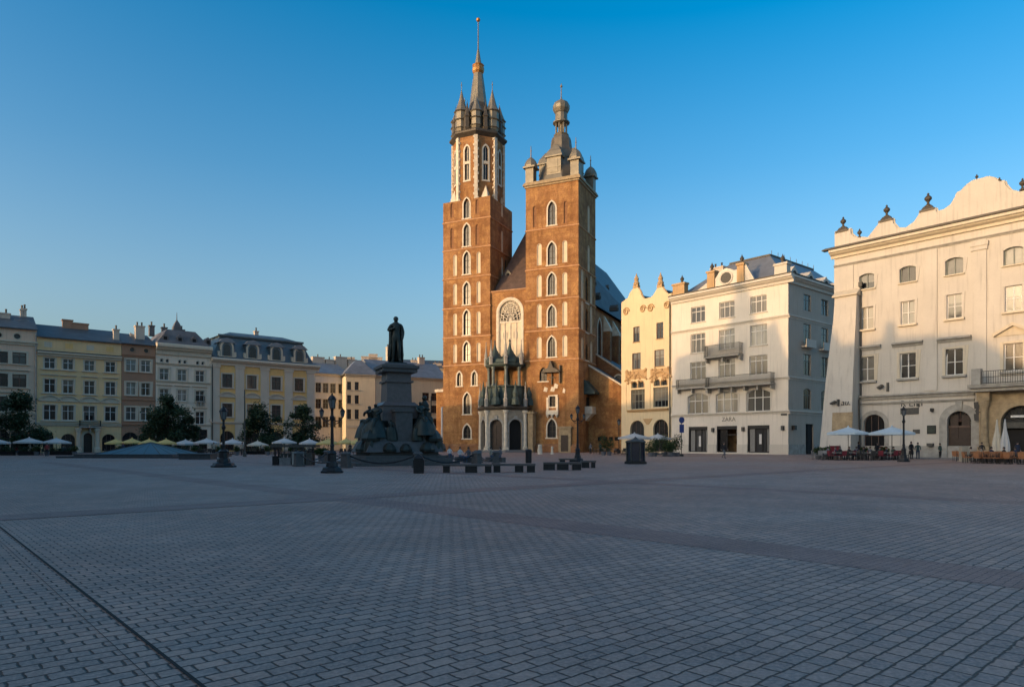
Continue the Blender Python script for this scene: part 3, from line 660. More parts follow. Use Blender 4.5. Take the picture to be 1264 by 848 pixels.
# ---- porch: an octagon of stone with a copper lantern on top
qx = -14.55; AP = 4.7; HW = AP*math.tan(PI/8); pz = CH.z(619, 505, -4)
mb = MB()
for k in range(-2, 3):
    mb.T = Matrix.Translation((qx, .2, 0)) @ Matrix.Rotation(k*PI/4, 4, 'Z') @ Matrix.Translation((0, -AP, 0))
    wall_panel(mb, -HW, HW, 0, pz, [(0, .35, 2.5, pz*.72, 'round')] if k > -2 and k < 2 else [], 0, .6)
mb.T = None; porch = mb.build('porch', M['sandstone_pale'] if 'sandstone_pale' in M else M['greystone'], church)
for k in range(-1, 2):
    T = Matrix.Translation((qx, .2, 0)) @ Matrix.Rotation(k*PI/4, 4, 'Z') @ Matrix.Translation((0, -AP, 0))
    m = MB(); m.T = T; P = outline(2.5, pz*.72, 'round'); m.mi = 1 if k == 1 else 0; m.poly([(x, .5, z+.35) for x, z in P])
    if k != 1:
        for x in (-.6, .6):
            for z in (1.0, 3.2): m.box(x-.45, x+.45, .44, .5, z, z+1.7)
    m.build('door', [M['wood'], M['black']], porch)
    m = MB(); m.T = T; ring(m, [(x, z+.35) for x, z in P], .35, -.1, .05); m.box(-.3,.3,-.2,.0,pz*.72+.3,pz*.72+1.0); m.build('door_surround', M['greystone'], porch)
for k in range(-2, 2):
    a = k*PI/4 + PI/8; R = AP/math.cos(PI/8) - .1; px, py = qx + R*math.sin(a), .2 - R*math.cos(a)
    m = MB(); m.box(-.55,.55,-.4,.4,0,.9); m.lathe([(.42,.9),(.42,1.1),(.36,1.2),(.32,pz-.9),(.5,pz-.6),(.55,pz-.2)], (0,-.05), 10); link('column', m.mesh('column', M['limestone']), porch, (px, py, 0), a)
m = MB(); R = AP/math.cos(PI/8); m.lathe([(R+.1,0),(R+.55,.35),(R+.6,.6),(R+.2,.7),(R-.2,1.0),(1.0,1.1)], (qx, .2), 8, z=pz-.15); m.build('cornice', M['leaddark'], porch)
m = MB(); m.lathe([(R-.9,0),(R-.9,3.2),(R-.7,3.3),(R-.7,3.5),(R-1.6,3.7),(.5,3.8)], (qx, .2), 8, z=pz+.9); drum = m.build('lantern_base', M['copper'], porch)
zc0 = pz + 4.4; zc1 = CH.z(625, 452, -3)
for k in range(8):
    a = k*PI/4 + PI/8; r = R-1.65; m = MB(); m.lathe([(.42,0),(.42,.3),(.3,.5),(.27,zc1-zc0-.5),(.42,zc1-zc0-.2),(.42,zc1-zc0)], (qx + r*math.sin(a), .2 - r*math.cos(a)), 8, z=zc0); m.build('lantern_column', M['copperpale'] if 'copperpale' in M else M['copper'], porch)
m = MB(); m.lathe([(.5,0),(.6,1.6),(.45,2.8),(.2,3.4),(.35,3.8),(.0,4.3)], (qx, .2), 8, z=zc0); m.build('saint_statue', M['bronze'], porch)
m = MB(); r = R-1.2; m.lathe([(r,0),(r+.25,.3),(r+.3,.6),(r-.3,.9),(r-.5,1.5)], (qx, .2), 8, z=zc1)
for k, (dx, dy) in enumerate(((-1.7,-1.7),(1.5,-1.9),(-1.5,1.4),(1.6,1.3))):
    s = 1.0 if k % 2 else 1.12
    m.lathe([(1.5*s,0),(1.6*s,.4),(1.35*s,1.1),(.8*s,1.9),(.4*s,2.6),(.2*s,3.3),(.1,4.0),(.2,4.15),(.0,4.7)], (qx+dx, .2+dy), 8, z=zc1+.7)
m.build('ogee_dome', M['copper'], porch)
pm = MB(); pm.lathe([(.38,0),(.38,1.2),(.5,1.3),(.26,1.6),(.32,2.0),(.16,2.8),(.05,4.3),(.1,4.4),(0,4.7)], (0,0), 6); pme = pm.mesh('pinnacle', M['greystone'])
for k in range(-2, 2):
    a = k*PI/4 + PI/8; link('pinnacle', pme, porch, (qx + (R+.05)*math.sin(a), .2-(R+.05)*math.cos(a), pz+.5))
    link('pinnacle', pme, porch, (qx + (r+.1)*math.sin(a), .2-(r+.1)*math.cos(a), zc1+.4))
for k in range(-2, 3):
    a = k*PI/4; m = MB(); m.lathe([(.95,0),(.85,1.0),(.55,1.5),(.62,2.2),(.3,3.0),(.1,4.2),(0,4.8)], (qx + (R-.35)*math.sin(a), .2-(R-.35)*math.cos(a)), 8, z=pz+.8); m.build('scroll_gable', M['copper'], porch)
m = MB(); m.T = Matrix.Translation((qx, .2, 0)); m.lathe([(R+1.3,0),(R+1.3,.17),(R+.9,.172),(R+.9,.34),(R+.5,.342),(R+.5,.48)], (0,0), 8); m.build('porch_step', M['granite'], church)
# timber shed against the flank of the porch
m = MB(); xk = CH.x(655, -1.5); m.box(xk-.55, xk+.45, -1.6, .2, 0, CH.z(655, 504, -1.5)-1); m.box(xk-.8, xk+.7, -1.9, .2, CH.z(655,504,-1.5)-1, CH.z(655,504,-1.5)-.6); m.build('porch_buttress', M['sandstone'], church)
# ================================================================ east side of the square
SQ = (.645, -.764)
def lettering(h, txt, cx, z, size, mat, y=0.0, name='lettering', shear=0):
    cu = bpy.data.curves.new(name, 'FONT'); cu.body = txt; cu.size = size; cu.extrude = .02; cu.align_x = 'CENTER'; cu.shear = shear
    o = bpy.data.objects.new(name, cu); C.objects.link(o); dg = bpy.context.evaluated_depsgraph_get(); dg.update()
    me = bpy.data.meshes.new_from_object(o.evaluated_get(dg)); bpy.data.objects.remove(o); bpy.data.curves.remove(cu)
    me.materials.clear(); me.materials.append(M[mat]); me.name = name
    o = link(name, me, h.root, (cx, y-.03, z)); o.rotation_euler = (PI/2, 0, 0); return o
def balcony(h, x0, x1, z, p, rail='iron', slab='greystone', hgt=1.0, name='balcony', y=0.0, step=.16):
    m = MB(); m.box(x0, x1, y-p, y, z-.22, z)
    n = max(2, int((x1-x0)/2.2))
    for k in range(n+1):
        x = x0+.2+(x1-x0-.4)*k/n; m.prism([(x-.12,z-.9),(x+.12,z-.9),(x+.12,z-.223),(x-.12,z-.223)], y-p*.7, y)
    b = h.part(m, name, M[slab]); r = MB()
    for zz in (.08, hgt): r.box(x0+.05, x1-.05, y-p+.04, y-p+.1, z+zz-.03, z+zz+.03); r.box(x0+.05, x0+.11, y-p+.1, y, z+zz-.03, z+zz+.03); r.box(x1-.11, x1-.05, y-p+.1, y, z+zz-.03, z+zz+.03)
    k = 0
    while x0+.1+k*step < x1-.08: x = x0+.1+k*step; r.box(x-.018, x+.018, y-p+.05, y-p+.09, z+.05, z+hgt-.03); k += 1
    for x in (x0+.08, x1-.08):
        for j in range(1, int(p/step)): r.box(x-.018, x+.018, y-p+j*step, y-p+j*step+.036, z+.05, z+hgt-.03)
    r.build('railing', M[rail], b); return b

# ---------------- palace with the curved attic and the sloping buttress
PL = Frame((ray(1030)*82, 82.0), SQ)
h = House('palace', 'long cream palace with curved attic gables, urns and a sloping white buttress at its corner', PL, cat='palace')
px = PL.x; pz = PL.z
wA = px(1130.5)-px(1111.5); wB = px(1130.5)-px(1113); wC = px(1134)-px(1114)
PW = 30.0; zled = pz(1056, 494.5); zcor = pz(1037, 311)
ua = [1070, 1120.6, 1178, 1251]; xs = [px(u) for u in ua]
pitch = (xs[3]-xs[2]); xs4 = xs + [xs[3]+pitch]
def prow(vt, vb, ur, w, gms=('glass',), **k):
    z1, z0 = pz(ur, vt), pz(ur, vb)
    return [h.window(x, z0, w, z1-z0, gm=gms[i % len(gms)], **k) for i, x in enumerate(xs4)]
prow(328.5, 348, 1120.6, wA+.1, kind='seg', cols=2, trans=(), fm='greenwood', sill=('trimcream',.15,.16,.2), trim=.22, trimm='palace', gms=['glass','glassdark','glasspale','glasspale'], recess=.22)
prow(371.5, 400, 1121.5, wB, kind='rect', cols=2, trans=(.5,), sill=('trimcream',.25,.22,.28), gms=['glasspale','glass','glass','glass'], trim=.16, trimm='palace')
prow(435.5, 466.5, 1124, wC, kind='rect', cols=2, trans=(.5,), sill=('greystone',.3,.24,.3), gms=['glasspale','glassdark','glassdark','glassdark'], trim=.3, trimm='trimcream', hood=None)
zC1 = pz(1124, 435.5)
for i, x in enumerate(xs4):
    m = MB()
    if i < 3: m.profile([(0,zC1+.75),(-.12,zC1+.75),(-.18,zC1+.95),(-.42,zC1+1.05),(-.42,zC1+1.2),(0,zC1+1.3)], x-wC/2-.75, x+wC/2+.75)
    else:
        P = [(x-wC/2-.8, zC1+.8), (x-wC/2-.3, zC1+1.1), (x, zC1+1.75), (x+wC/2+.3, zC1+1.1), (x+wC/2+.8, zC1+.8)]; ring(m, P, .28, -.4, 0); m.prism(P, -.08, 0)
    h.part(m, 'window_hood', M['trimcream'] if i == 3 else M['greystone'])
# ground floor openings
gx = px(1078.8); gw = px(1091.7)-px(1066); gzt = pz(1078.8, 511.5)
h.window(gx, .5, gw, gzt-.5, kind='round', cols=3, trans=(.45,), fm='brownwood', gm='glassdark', trim=.45, trimm='greystone', recess=.3, name='arched_shopfront')
dx = (px(1169.7)+px(1199.3))/2; dw = px(1199.3)-px(1169.7); dzt = pz(1184.5, 507.5)
h.hole(dx, 0, dw, dzt, 'round')
m = MB(); P = outline(dw, dzt, 'round'); ring(m, P, .75, -.18, .02); m.box(dx-dx-.3, .3, -.3, 0, dzt+.1, dzt+1.0); ds = h.part(m, 'door_surround', M['greystone'], (dx, 0, 0))
m = MB(); m.prism(outline(dw, dzt*.66, 'rect'), .25, .33)
for s in (-1, 1):
    for z in (.5, 2.2, 3.5): m.box(s*dw*.24-dw*.17, s*dw*.24+dw*.17, .2, .26, z, z+1.1)
h.part(m, 'door', M['wood'], (dx, 0, 0))
m = MB(); m.poly([(x, .3, z) for x, z in P if z > dzt*.6] + []); m.mi = 1; m.box(-dw/2, dw/2, .12, .34, dzt*.655, dzt*.7)
for k in range(1, 6): a = PI*k/6; m.tube([(0,.24,dzt-dw/2),(dw*.49*math.cos(a),.24,dzt-dw/2+dw*.49*math.sin(a))], .05, 4)
h.part(m, 'fanlight', [M['glassdark'], M['brownwood']], (dx, 0, 0))
h.wall(0, PW, 0, zcor, [M['palace'], M['palace']], 14)
h.ledge(.9, px(1203), zled, 'greystone', .55, .42); h.ledge(.9, px(1203), zled-.62, 'greystone', .3, .2)
zfr = pz(1037, 328.8); h.ledge(0, PW, zfr-.1, 'greystone', .28, .25)
m = MB(); cornice(m, -.3, PW, zcor-.75, .95, .95); h.part(m, 'cornice', M['trimcream'])
m = MB(); m.box(-1.1, PW, -.98, -.2, zcor+.26, zcor+.38); m.profile([(-.95,zcor+.38),(.0,zcor+.38),(.0,zcor+.75)], -1.1, PW); h.part(m, 'cornice_flashing', M['leaddark'])
for ua_, ub_ in ((1140,1157),(1201,1218)):
    m = MB(); a, b = px(ua_), px(ub_); m.box(a, b, -.12, 0, zled+.7, zfr-.12); 
    if ua_ > 1200: m.box(a-.12, b+.12, -.24, .0, pz(1210, 309), pz(1210, 304)); m.box(a-.2, b+.2, -.32, 0, pz(1210, 304)+.003, pz(1210, 299))
    h.part(m, 'pilaster', M['palace'])
m = MB(); m.box(.0, px(1053.5), -.08, .0, pz(1040, 366), zfr-.12); h.part(m, 'pilaster', M['palace'])
m = MB(); m.box(.9, PW, -.08, .001, 0, 1.35); h.part(m, 'plinth_course', M['greystone'])
# attic
zt_ = [(62,430),(62,342),(138,327),(141,355),(165,374),(232,378),(262,340),(292,302),(292,287),(370,270),(374,298),(400,325),(440,325),(490,288),(517,247),(517,234),(605,213),(612,234),(650,224),(690,195),(716,152),(722,130),(745,120),(775,88),(810,63),(850,55)]
A = [PL.pix(1020+x/4.463, 210+y/4.463, .35) for x, y in zt_]; xc = A[-1][0]; top = [(x, max(z, zcor+.5)) for x, z in A]
top[0] = (0.0, zcor+.3); top[1] = (0.0, A[1][1])
full = top + [(2*xc-x, z) for x, z in top[-2::-1]]
m = MB(); base = zcor + .3
for p, q in zip(full, full[1:]):
    if abs(p[0]-q[0]) > .02: m.prism([(p[0],base),(q[0],base),(q[0],q[1]),(p[0],p[1])], .05, .75)
h.part(m, 'attic', M['palace'])
m = MB()
for p, q in zip(full[1:-1], full[2:]):
    l = math.hypot(q[0]-p[0], q[1]-p[1])
    if l > .05: m.tube([(p[0],.38,p[1]),(q[0],.38,q[1])], .17, 5)
h.part(m, 'attic_coping', M['trimcream'])
m = MB(); q = base+.55; m.poly([(0,.75,base),(PW,.75,base),(PW,8,q),(0,8,q)]); m.poly([(0,14,base),(PW,14,base),(PW,8,q),(0,8,q)]); m.poly([(0,.75,base),(0,8,q),(0,14,base)]); h.part(m, 'roof', M['roofdark'])
ur = MB(); ur.lathe([(.45,0),(.5,.2),(.3,.35),(.16,.55),(.2,.8),(.5,1.15),(.52,1.45),(.3,1.7),(.12,1.85),(.2,2.0),(.0,2.25)], (0,0), 10); um = ur.mesh('urn', M['leaddark'])
for X, Y, s in ((92,340,.62),(182,375,.5),(332,282,.66),(560,225,.7),(828,58,.3),(953,100,.5),(1080,112,.55)):
    x, z = PL.pix(1020+X/4.463, 210+Y/4.463, .35); o = link('urn', um, h.root, (x, .4, z)); o.scale = (s, s, s)
    if s < .6: continue
    m = MB(); m.box(x-.75, x+.75, -.05, .85, z-.1, z+.12); m.frust(x-.6, x+.6, .0, .8, z+.12, z+.5, .2); h.part(m, 'urn_base', M['leaddark']); o.location.z = z+.42
# buttress: slopes outward to the left and to the front
m = MB(); zt0 = pz(1040, 366, -1.0); xl0 = PL.x(1027, -1.2); xl1 = PL.x(1012.5, -2.2); xr = PL.x(1055, -1.4)
for (a0, f0, z0_), (a1, f1, z1_) in zip([(xl1,-2.6,0),((xl1*.45+xl0*.55),-1.8,zt0*.5),(xl0+.1,-1.1,zt0*.86)], [((xl1*.45+xl0*.55),-1.8,zt0*.5),(xl0+.1,-1.1,zt0*.86),(xl0+.2,-.9,zt0)]):
    i = [m.add(p) for p in ((a0,f0,z0_),(xr,f0,z0_),(xr,0.5,z0_),(a0,.5,z0_),(a1,f1,z1_),(xr,f1,z1_),(xr,.5,z1_),(a1,.5,z1_))]
    for q in ((0,1,5,4),(1,2,6,5),(3,0,4,7),(2,3,7,6)): m.face([i[k] for k in q])
m.box(xl0+.2, xr, -.9, .5, zt0-.01, zt0); bt = h.part(m, 'buttress', M['palace'])
m = MB(); m.profile([(0.0,zt0+.9),(-1.15,zt0+.15),(-1.15,zt0+.0),(.0,zt0+.0)], xl0-.05, xr+.15); m.build('coping', M['trimcream'], bt)
m = MB(); m.tube([(xr+.15,-.12,zt0+1.2),(xr+.15,-.12,zled+.6),(xr+.15,-.62,zled),(xr+.15,-.22,.2)], .09, 6); m.box(xr-.05,xr+.35,-.35,-.02,zt0+1.0,zt0+1.5); h.part(m, 'downpipe', M['irongrey'])
fy = lambda z: -2.6 + z/(zt0*.5)*.8 - .04
def bpanel(u0, u1, v0, v1, mat, name):
    z1, z0 = PL.z((u0+u1)/2, v0, -2.1), PL.z((u0+u1)/2, v1, -2.1); x0, x1 = PL.x(u0, -2.1), PL.x(u1, -2.1); m = MB()
    m.profile([(fy(z0)+.05,z0),(fy(z0),z0),(fy(z1),z1),(fy(z1)+.05,z1)], x0, x1); return h.part(m, name, M[mat])
bpanel(1028, 1053, 509, 532, 'sandstone', 'bare_stone_patch')
m = MB(); x = PL.x(1031,-1.8); z = PL.z(1034,497,-2); m.T = Matrix.Translation((x,-2.3,z)) @ Matrix.Rotation(-.45,4,'Y'); m.box(-.3,.3,-.3,.3,-.09,.1); m.T = Matrix.Translation((x,-2.3,z)); m.box(.45,.62,-.1,.6,-.4,.38); h.part(m, 'floodlight', M['irongrey'])
lettering(h, 'au.', PL.x(1044,-2.1), PL.z(1044,500,-2.1), .95, 'letters', fy(PL.z(1044,499,-2.1)), shear=.2)
m = MB(); x = px(1091); z = pz(1091,477.5); m.T = Matrix.Translation((x-.25,-.3,z)) @ Matrix.Rotation(-.5,4,'Y'); m.box(-.3,.3,-.35,.2,-.1,.12); m.T = None; m.box(x+.35,x+.55,-.2,0,z-.55,z+.45); h.part(m, 'floodlight', M['irongrey'])
# signs, lettering, plaques and lamps
lettering(h, 'R LIM', px(1125.5), pz(1125.5, 501.5), .95, 'letters')
m = MB(); a, b = px(1112), px(1134); m.box(a, b, -.14, 0, pz(1123, 511), pz(1123, 503.5)); h.part(m, 'sign_board', M['irongrey'])
m = MB(); m.box(px(1132.5), px(1135.2), -.35, .0, pz(1137,501.5), pz(1137,498)); h.part(m, 'wall_lamp', M['irongrey'])
m = MB(); m.box(px(1149.5), px(1153), -.4, 0, pz(1151,507.8), pz(1151,504)); m.box(px(1151)-.05, px(1151)+.05, -.3, 0, pz(1151,508.5), pz(1151,507.8)); h.part(m, 'wall_lamp', M['iron'])
m = MB(); m.box(px(1144.5), px(1155.5), -.08, 0, pz(1150,535.5), pz(1150,525)); m.mi = 1; m.box(px(1145.3), px(1154.7), -.1, -.083, pz(1150,534.6), pz(1150,526)); h.part(m, 'plaque', [M['iron'], M['bronze']])
m = MB(); m.box(px(1127), px(1135.5), -.07, 0, pz(1131,535), pz(1131,530)); h.part(m, 'plaque', M['irongrey'])
m = MB(); m.box(px(1145.5), px(1153), -.45, 0, pz(1149,550.5), pz(1149,547)); h.part(m, 'wall_box', M['irongrey'])
for k, v in enumerate((500.5, 507.5, 515)):
    m = MB(); x = px(1212); z = pz(1212, v); m.box(x-.08, x+.08, -.9, 0, z+.45, z+.55)
    P = [(x+.42*math.cos(2*PI*j/10), z+.42*math.sin(2*PI*j/10)) for j in range(10)] if k == 1 else [(x-.5,z-.35),(x+.5,z-.35),(x+.6,z+.1),(x+.2,z+.4),(x-.55,z+.35)]
    m.prism(P, -.62, -.5); h.part(m, 'hanging_sign', M['letters'])
# stone portal with columns and the balcony above
a0, a1 = px(1211.5), px(1211.5)+7.1; pzb = pz(1215, 484, -.8); ac = (a0+a1)/2; aw = 3.3; ah = pz(1264, 500.5, -.8)
mb = MB(); wall_panel(mb, a0, a1, 0, pzb, [(ac, 0, aw, ah, 'round')], -.8, .78); mb.poly([(a0,-.8,0),(a0,0,0),(a0,0,pzb),(a0,-.8,pzb)]); mb.poly([(a1,-.8,0),(a1,0,0),(a1,0,pzb),(a1,-.8,pzb)]); po = h.part(mb, 'portal', M['sandstone'])
m = MB(); P = outline(aw, ah, 'round'); m.poly([(x+ac, -.1, z) for x, z in P]); m.build('doorway', M['black'], po)
m = MB(); P = [(ac+(aw/2+.0)*math.cos(PI-PI*k/16), ah-aw/2+(aw/2)*math.sin(PI-PI*k/16)) for k in range(17)]; m.prism(P, -.3, -.2); m.mi = 1; m.box(ac-aw/2, ac+aw/2, -.5, -.15, ah-aw/2-.55, ah-aw/2+.05)
for k in range(1, 8): a = PI*k/8; m.tube([(ac,-.36,ah-aw/2),(ac+aw*.49*math.cos(a),-.36,ah-aw/2+aw*.49*math.sin(a))], .05, 4)
m.mi = 2; m.box(ac-.9, ac+.7, -.6, -.45, ah-aw/2+.5, ah-aw/2+.72); m.build('fanlight', [M['glassdark'], M['irongrey'], M['whitewood']], po)
m = MB(); P = outline(aw, ah, 'round'); ring(m, [(x+ac, z) for x, z in P], .5, -.95, -.78); m.build('arch_moulding', M['sandstone'], po)
for x in (a0+.55, a1-.55):
    m = MB(); m.box(x-.5,x+.5,-1.55,-.8,0,1.3); m.lathe([(.42,0),(.42,.2),(.34,.4),(.3,pzb-3.2),(.36,pzb-2.9),(.48,pzb-2.5),(.5,pzb-2.2)], (x,-1.15), 12, z=1.3); m.box(x-.55,x+.55,-1.6,-.8,pzb-.9,pzb-.003); m.build('column', M['sandstone'], po)
m = MB(); m.box(a0-.4, a1+.4, -2.0, -.0, pzb, pzb+.35); m.profile([(0,pzb+.353),(-2.3,pzb+.353),(-2.4,pzb+.7),(0,pzb+.7)], a0-.6, a1+.6); bal = h.part(m, 'balcony', M['greystone'])
m = MB()
for x in (a0+.1, a1-.1): m.box(x-.4, x+.4, -2.2, -1.4, pzb+.7, pzb+2.3)
m.build('balcony_pier', M['greystone'], bal)
m = MB(); zz = pzb+.7
for k in range(int((a1-a0-1.1)/.2)): x = a0+.6+.2*k; m.box(x-.02, x+.02, -2.2, -2.16, zz, zz+1.3)
for z in (.1, .7, 1.3): m.box(a0+.65, a1-.65, -2.22, -2.14, zz+z-.03, zz+z+.03)
m.build('railing', M['irongrey'], bal)

# ---------------- white corner house
ZC = Frame((ray(973)*100, 100.0), SQ); xL = ZC.x(829)
h = House('corner_house', 'white corner house of five storeys with shop windows and two stone balconies', ZC, cat='house')
zx = lambda x: ZC.x(750+x/2.924); zz = lambda x, y: ZC.z(750+x/2.924, 300+y/2.924)
cols_ = [zx(326), zx(430), zx(544)]; ww = zx(352)-zx(301)
def zrow(x, y0, y1, w, **k):
    gms = k.pop('gms', ['glasspale','glass','glasspale']); z1, z0 = zz(x, y0), zz(x, y1)
    return [h.window(c, z0, w, z1-z0, gm=gms[i], **k) for i, c in enumerate(cols_)]
zrow(430, 211, 269, ww, cols=3, trans=(.68,), gms=['glass','glass','glasspale'], sill=('cornertrim',.15,.14,.14), bar=.1)
zrow(544, 295, 369, ww+.1, cols=3, trans=(.7,), gms=['glass','glasspale','glasspale'], sill=('cornertrim',.15,.14,.14), bar=.1)
zrow(544, 405, 475, ww+.25, cols=3, trans=(.72,), gms=['glasspale','glasspale','glasspale'], bar=.1)
zrow(437, 534, 611, zx(477)-zx(398), kind='seg', cols=3, trans=(.62,), trim=.2, trimm='cornertrim', gms=['glasspale','glasspale','glass'], bar=.12)
sh = zz(437, 660); sw = zx(477)-zx(403)
for i, c in enumerate(cols_):
    h.hole(c, .25, sw, sh-.25)
    m = MB(); m.box(-sw/2, sw/2, .3, .36, 0, .15); m.box(-sw/2,-sw/2+.14,.1,.36,.15,sh-.25); m.box(sw/2-.14,sw/2,.1,.36,.15,sh-.25); m.box(-sw/2+.14,sw/2-.14,.1,.36,sh-.75,sh-.25)
    if i != 1:
        for f in (-.18, .14, .32): m.box(sw*f-.07, sw*f+.07, .25, .36, .15, sh-.75)
    o = h.part(m, 'shop_window' if i != 1 else 'shop_entrance', M['iron'], (c, 0, .25))
    if i != 1:
        m = MB(); m.poly([(-sw/2,.4,0),(sw/2,.4,0),(sw/2,.4,sh-.3),(-sw/2,.4,sh-.3)]); m.build('pane', M['shopglass'], o)
        m = MB(); m.box(-sw/2+.2,-sw*.2,.37,.385,.15,sh-.8); m.box(sw*.34,sw/2-.2,.37,.385,.15,sh-.8); m.mi = 1; m.box(sw*(-.02),sw*.09,.37,.385,.9+i*.2,2.6+i*.1); m.build('window_display', [M['displaygrey'], M['cloth_white']], o)
    else:
        m = MB(); m.box(-sw/2+.1, sw/2-.1, 3.2, 3.3, 0, sh); m.build('shop_interior', M['warmwall'], o)
        m = MB(); m.poly([(-sw/2+.14,.5,.0),(-.2,.5,0),(-.2,.5,sh-.8),(-sw/2+.14,.5,sh-.8)]); m.build('pane', M['glassdark'], o)
        m = MB(); m.box(-.26,-.14,.42,.55,0,sh-.8); m.box(-.2,sw/2-.14,.45,.55,sh-1.7,sh-1.55); m.build('door_frame', M['iron'], o)
hz = zz(648, 122)
h.wall(xL, 0, 0, hz, [M['corner'], M['corner']], 21.5, side=False)
# flank along the side street
SD = Frame((ZC.O[0], ZC.O[1]), (.764, .645))
zsd = lambda x, y: SD.z(750+x/2.924, 300+y/2.924); sx = lambda x: SD.x(750+x/2.924)
flank = []; SL = 27.0
for col, (a, b) in enumerate(((703,738),(766,802))):
    for (y0, y1, kd) in ((187,246,'rect'),(293,366,'rect'),(402,478,'rect'),(525,600,'seg')):
        xm = 721; flank.append((( sx(a)+sx(b))/2, zsd(xm, y1), 2.3, zsd(xm, y0)-zsd(xm, y1), kd))
pit = flank[4][0]-flank[0][0]
for k in (2, 3, 4):
    for q in flank[:4]:
        if q[0]+pit*k < SL-2: flank.append((q[0]+pit*k, *q[1:]))
door = (sx(729), 0, 2.4, zsd(729, 653), 'rect')
mb = MB(); mb.T = R90.copy(); wall_panel(mb, 0, SL, 0, hz, flank + [door], 0, .3); mb.T = None
mb.poly([(xL,21.5,0),(xL,21.5,hz),(0,SL,hz),(0,SL,0)]); mb.poly([(xL,0,0),(xL,21.5,0),(xL,21.5,hz),(xL,0,hz)]); mb.poly([(xL,.0,hz),(0,0,hz),(0,SL,hz),(xL,21.5,hz)])
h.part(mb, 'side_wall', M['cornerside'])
for q in flank:
    o = h.window(0, 0, q[2], q[3], q[4], 2 if q[4]=='rect' else 3, (.68,), fm='greenwood', gm='glass', open_=False, recess=0); o.location = (-.18, q[0], q[1]); o.rotation_euler = (0, 0, PI/2)
m = MB(); m.T = R90.copy(); m.box(door[0]-1.2, door[0]+1.2, .2, .28, 0, door[3]); m.box(door[0]-.5,door[0]-.4,.1,.25,0,door[3]); h.part(m, 'side_door', M['black'])
def wrap(z, hh, p, mat, name):
    m = MB(); cornice(m, xL, p, z, hh, p); h_ = h.part(m, name, M[mat]); m = MB(); m.T = R90.copy(); cornice(m, .003, SL, z, hh, p); h.part(m, name, M[mat])
for y, hh, p, mt in ((608,.55,.3,'cornertrim'),(484,.45,.25,'cornertrim'),(262,.5,.28,'cornertrim')): wrap(zz(648, y+8), hh, p, mt, 'string_course')
wrap(hz-.9, 1.15, .95, 'cornertrim', 'cornice')
m = MB(); m.box(xL, .9, -.98, -.2, hz+.3, hz+.4); m.box(.1, .98, -.2, SL, hz+.3, hz+.4); h.part(m, 'cornice_flashing', M['leaddark'])
m = MB(); m.box(xL, .06, -.06, .1, 0, .25)
ex = sorted([(c-sw/2, c+sw/2) for c in cols_]); cur = xL
for a, b in ex + [(.06, .06)]: m.box(cur, a, -.07, .0, .253, 1.5); cur = b
h.part(m, 'plinth_course', M['cornertrim'])
m = MB(); m.T = R90.copy(); m.box(.0, door[0]-1.3, -.07, 0, 0, 1.5); m.box(door[0]+1.3, SL, -.07, 0, 0, 1.5); h.part(m, 'plinth_course', M['greystone'])
balcony(h, zx(362), zx(490), zz(425, 408), 1.3, 'irongrey', 'greystone', zz(425,368)-zz(425,408))
balcony(h, zx(259), zx(368), zz(315, 522), 1.1, 'irongrey', 'greystone', zz(315,492)-zz(315,522))
balcony(h, zx(368)+.01, zx(606), zz(485, 514), 1.5, 'irongrey', 'greystone', zz(485,478)-zz(485,514))
for x0 in (703, 766):
    m = MB(); m.T = R90.copy(); x = sx(x0); z = zsd(721, 375); m.box(x-.3, x+2.8, -.8, 0, z-.2, z); m.box(x-.3, x+2.8, -.8, -.72, z, z+1.0); h.part(m, 'balcony', M['cornertrim'])
lettering(h, 'ZARA', zx(437), zz(437, 643), .95, 'silver')
m = MB(); m.box(zx(626), zx(648), -.08, 0, zz(637,622), zz(637,613)); h.part(m, 'street_sign', M['irongrey'])
for x_, y_ in ((382,675),(491,672),(634,668)):
    m = MB(); x, z = zx(x_), zz(x_, y_); m.box(x-.18, x+.18, -.4, 0, z-.3, z+.35); h.part(m, 'wall_lamp', M['irongrey'])
m = MB(); m.T = R90.copy(); x, z = sx(668), zsd(668, 667); m.box(x-.3, x+.3, -.5, 0, z-.3, z+.35); h.part(m, 'wall_lamp', M['iron'])
# parapet with the oval window
pb = hz + .4; m = MB()
cxp = zx(427); g = [(zx(387), pb), (zx(387), zz(387,130)), (zx(400), zz(400,108)), (zx(415), zz(415,95)), (zx(428), zz(428,90)), (zx(442), zz(442,93)), (zx(455), zz(455,98)), (zx(466), zz(466,95)), (zx(466), pb)]
for p, q in zip(g[1:-1], g[2:-1]): m.prism([(p[0],pb),(q[0],pb),q,p], .1, .7)
at = h.part(m, 'attic_gable', M['corner'])
m = MB(); P = outline(1.9, 1.7, 'oval'); ring(m, P, .25, -.02, .12, True); m.mi = 1; m.poly([(x, .07, z) for x, z in P]); m.build('oval_window', [M['cornertrim'], M['irongrey']], at, (cxp, 0, zz(427,145)))
for a, b, y in ((360,386,108),(468,492,80),(603,648,80),(236,278,152)):
    m = MB(); m.box(zx(a), zx(b), -.1, 1.0, pb, zz((a+b)/2, y)); m.box(zx(a)-.15, zx(b)+.15, -.25, 1.1, zz((a+b)/2, y), zz((a+b)/2, y)+.3); h.part(m, 'attic_pier', M['gabletrim'] if a != 603 else M['cornertrim'])
for a, b, y0, y1 in ((360,310,150,172),(492,530,78,118)):
    m = MB(); m.prism([(zx(a), pb), (zx(b), pb), (zx(a), zz(a, y0-10))], .2, .6); h.part(m, 'attic_scroll', M['cornertrim'])
for x_, y_ in ((264,150),(372,106),(480,78),(627,78)):
    m = MB(); m.lathe([(.3,.3),(.2,.6),(.35,1.0),(.1,1.4),(0,1.7)], (zx(x_), .4), 8, z=zz(x_, y_)); h.part(m, 'finial', M['leaddark'])
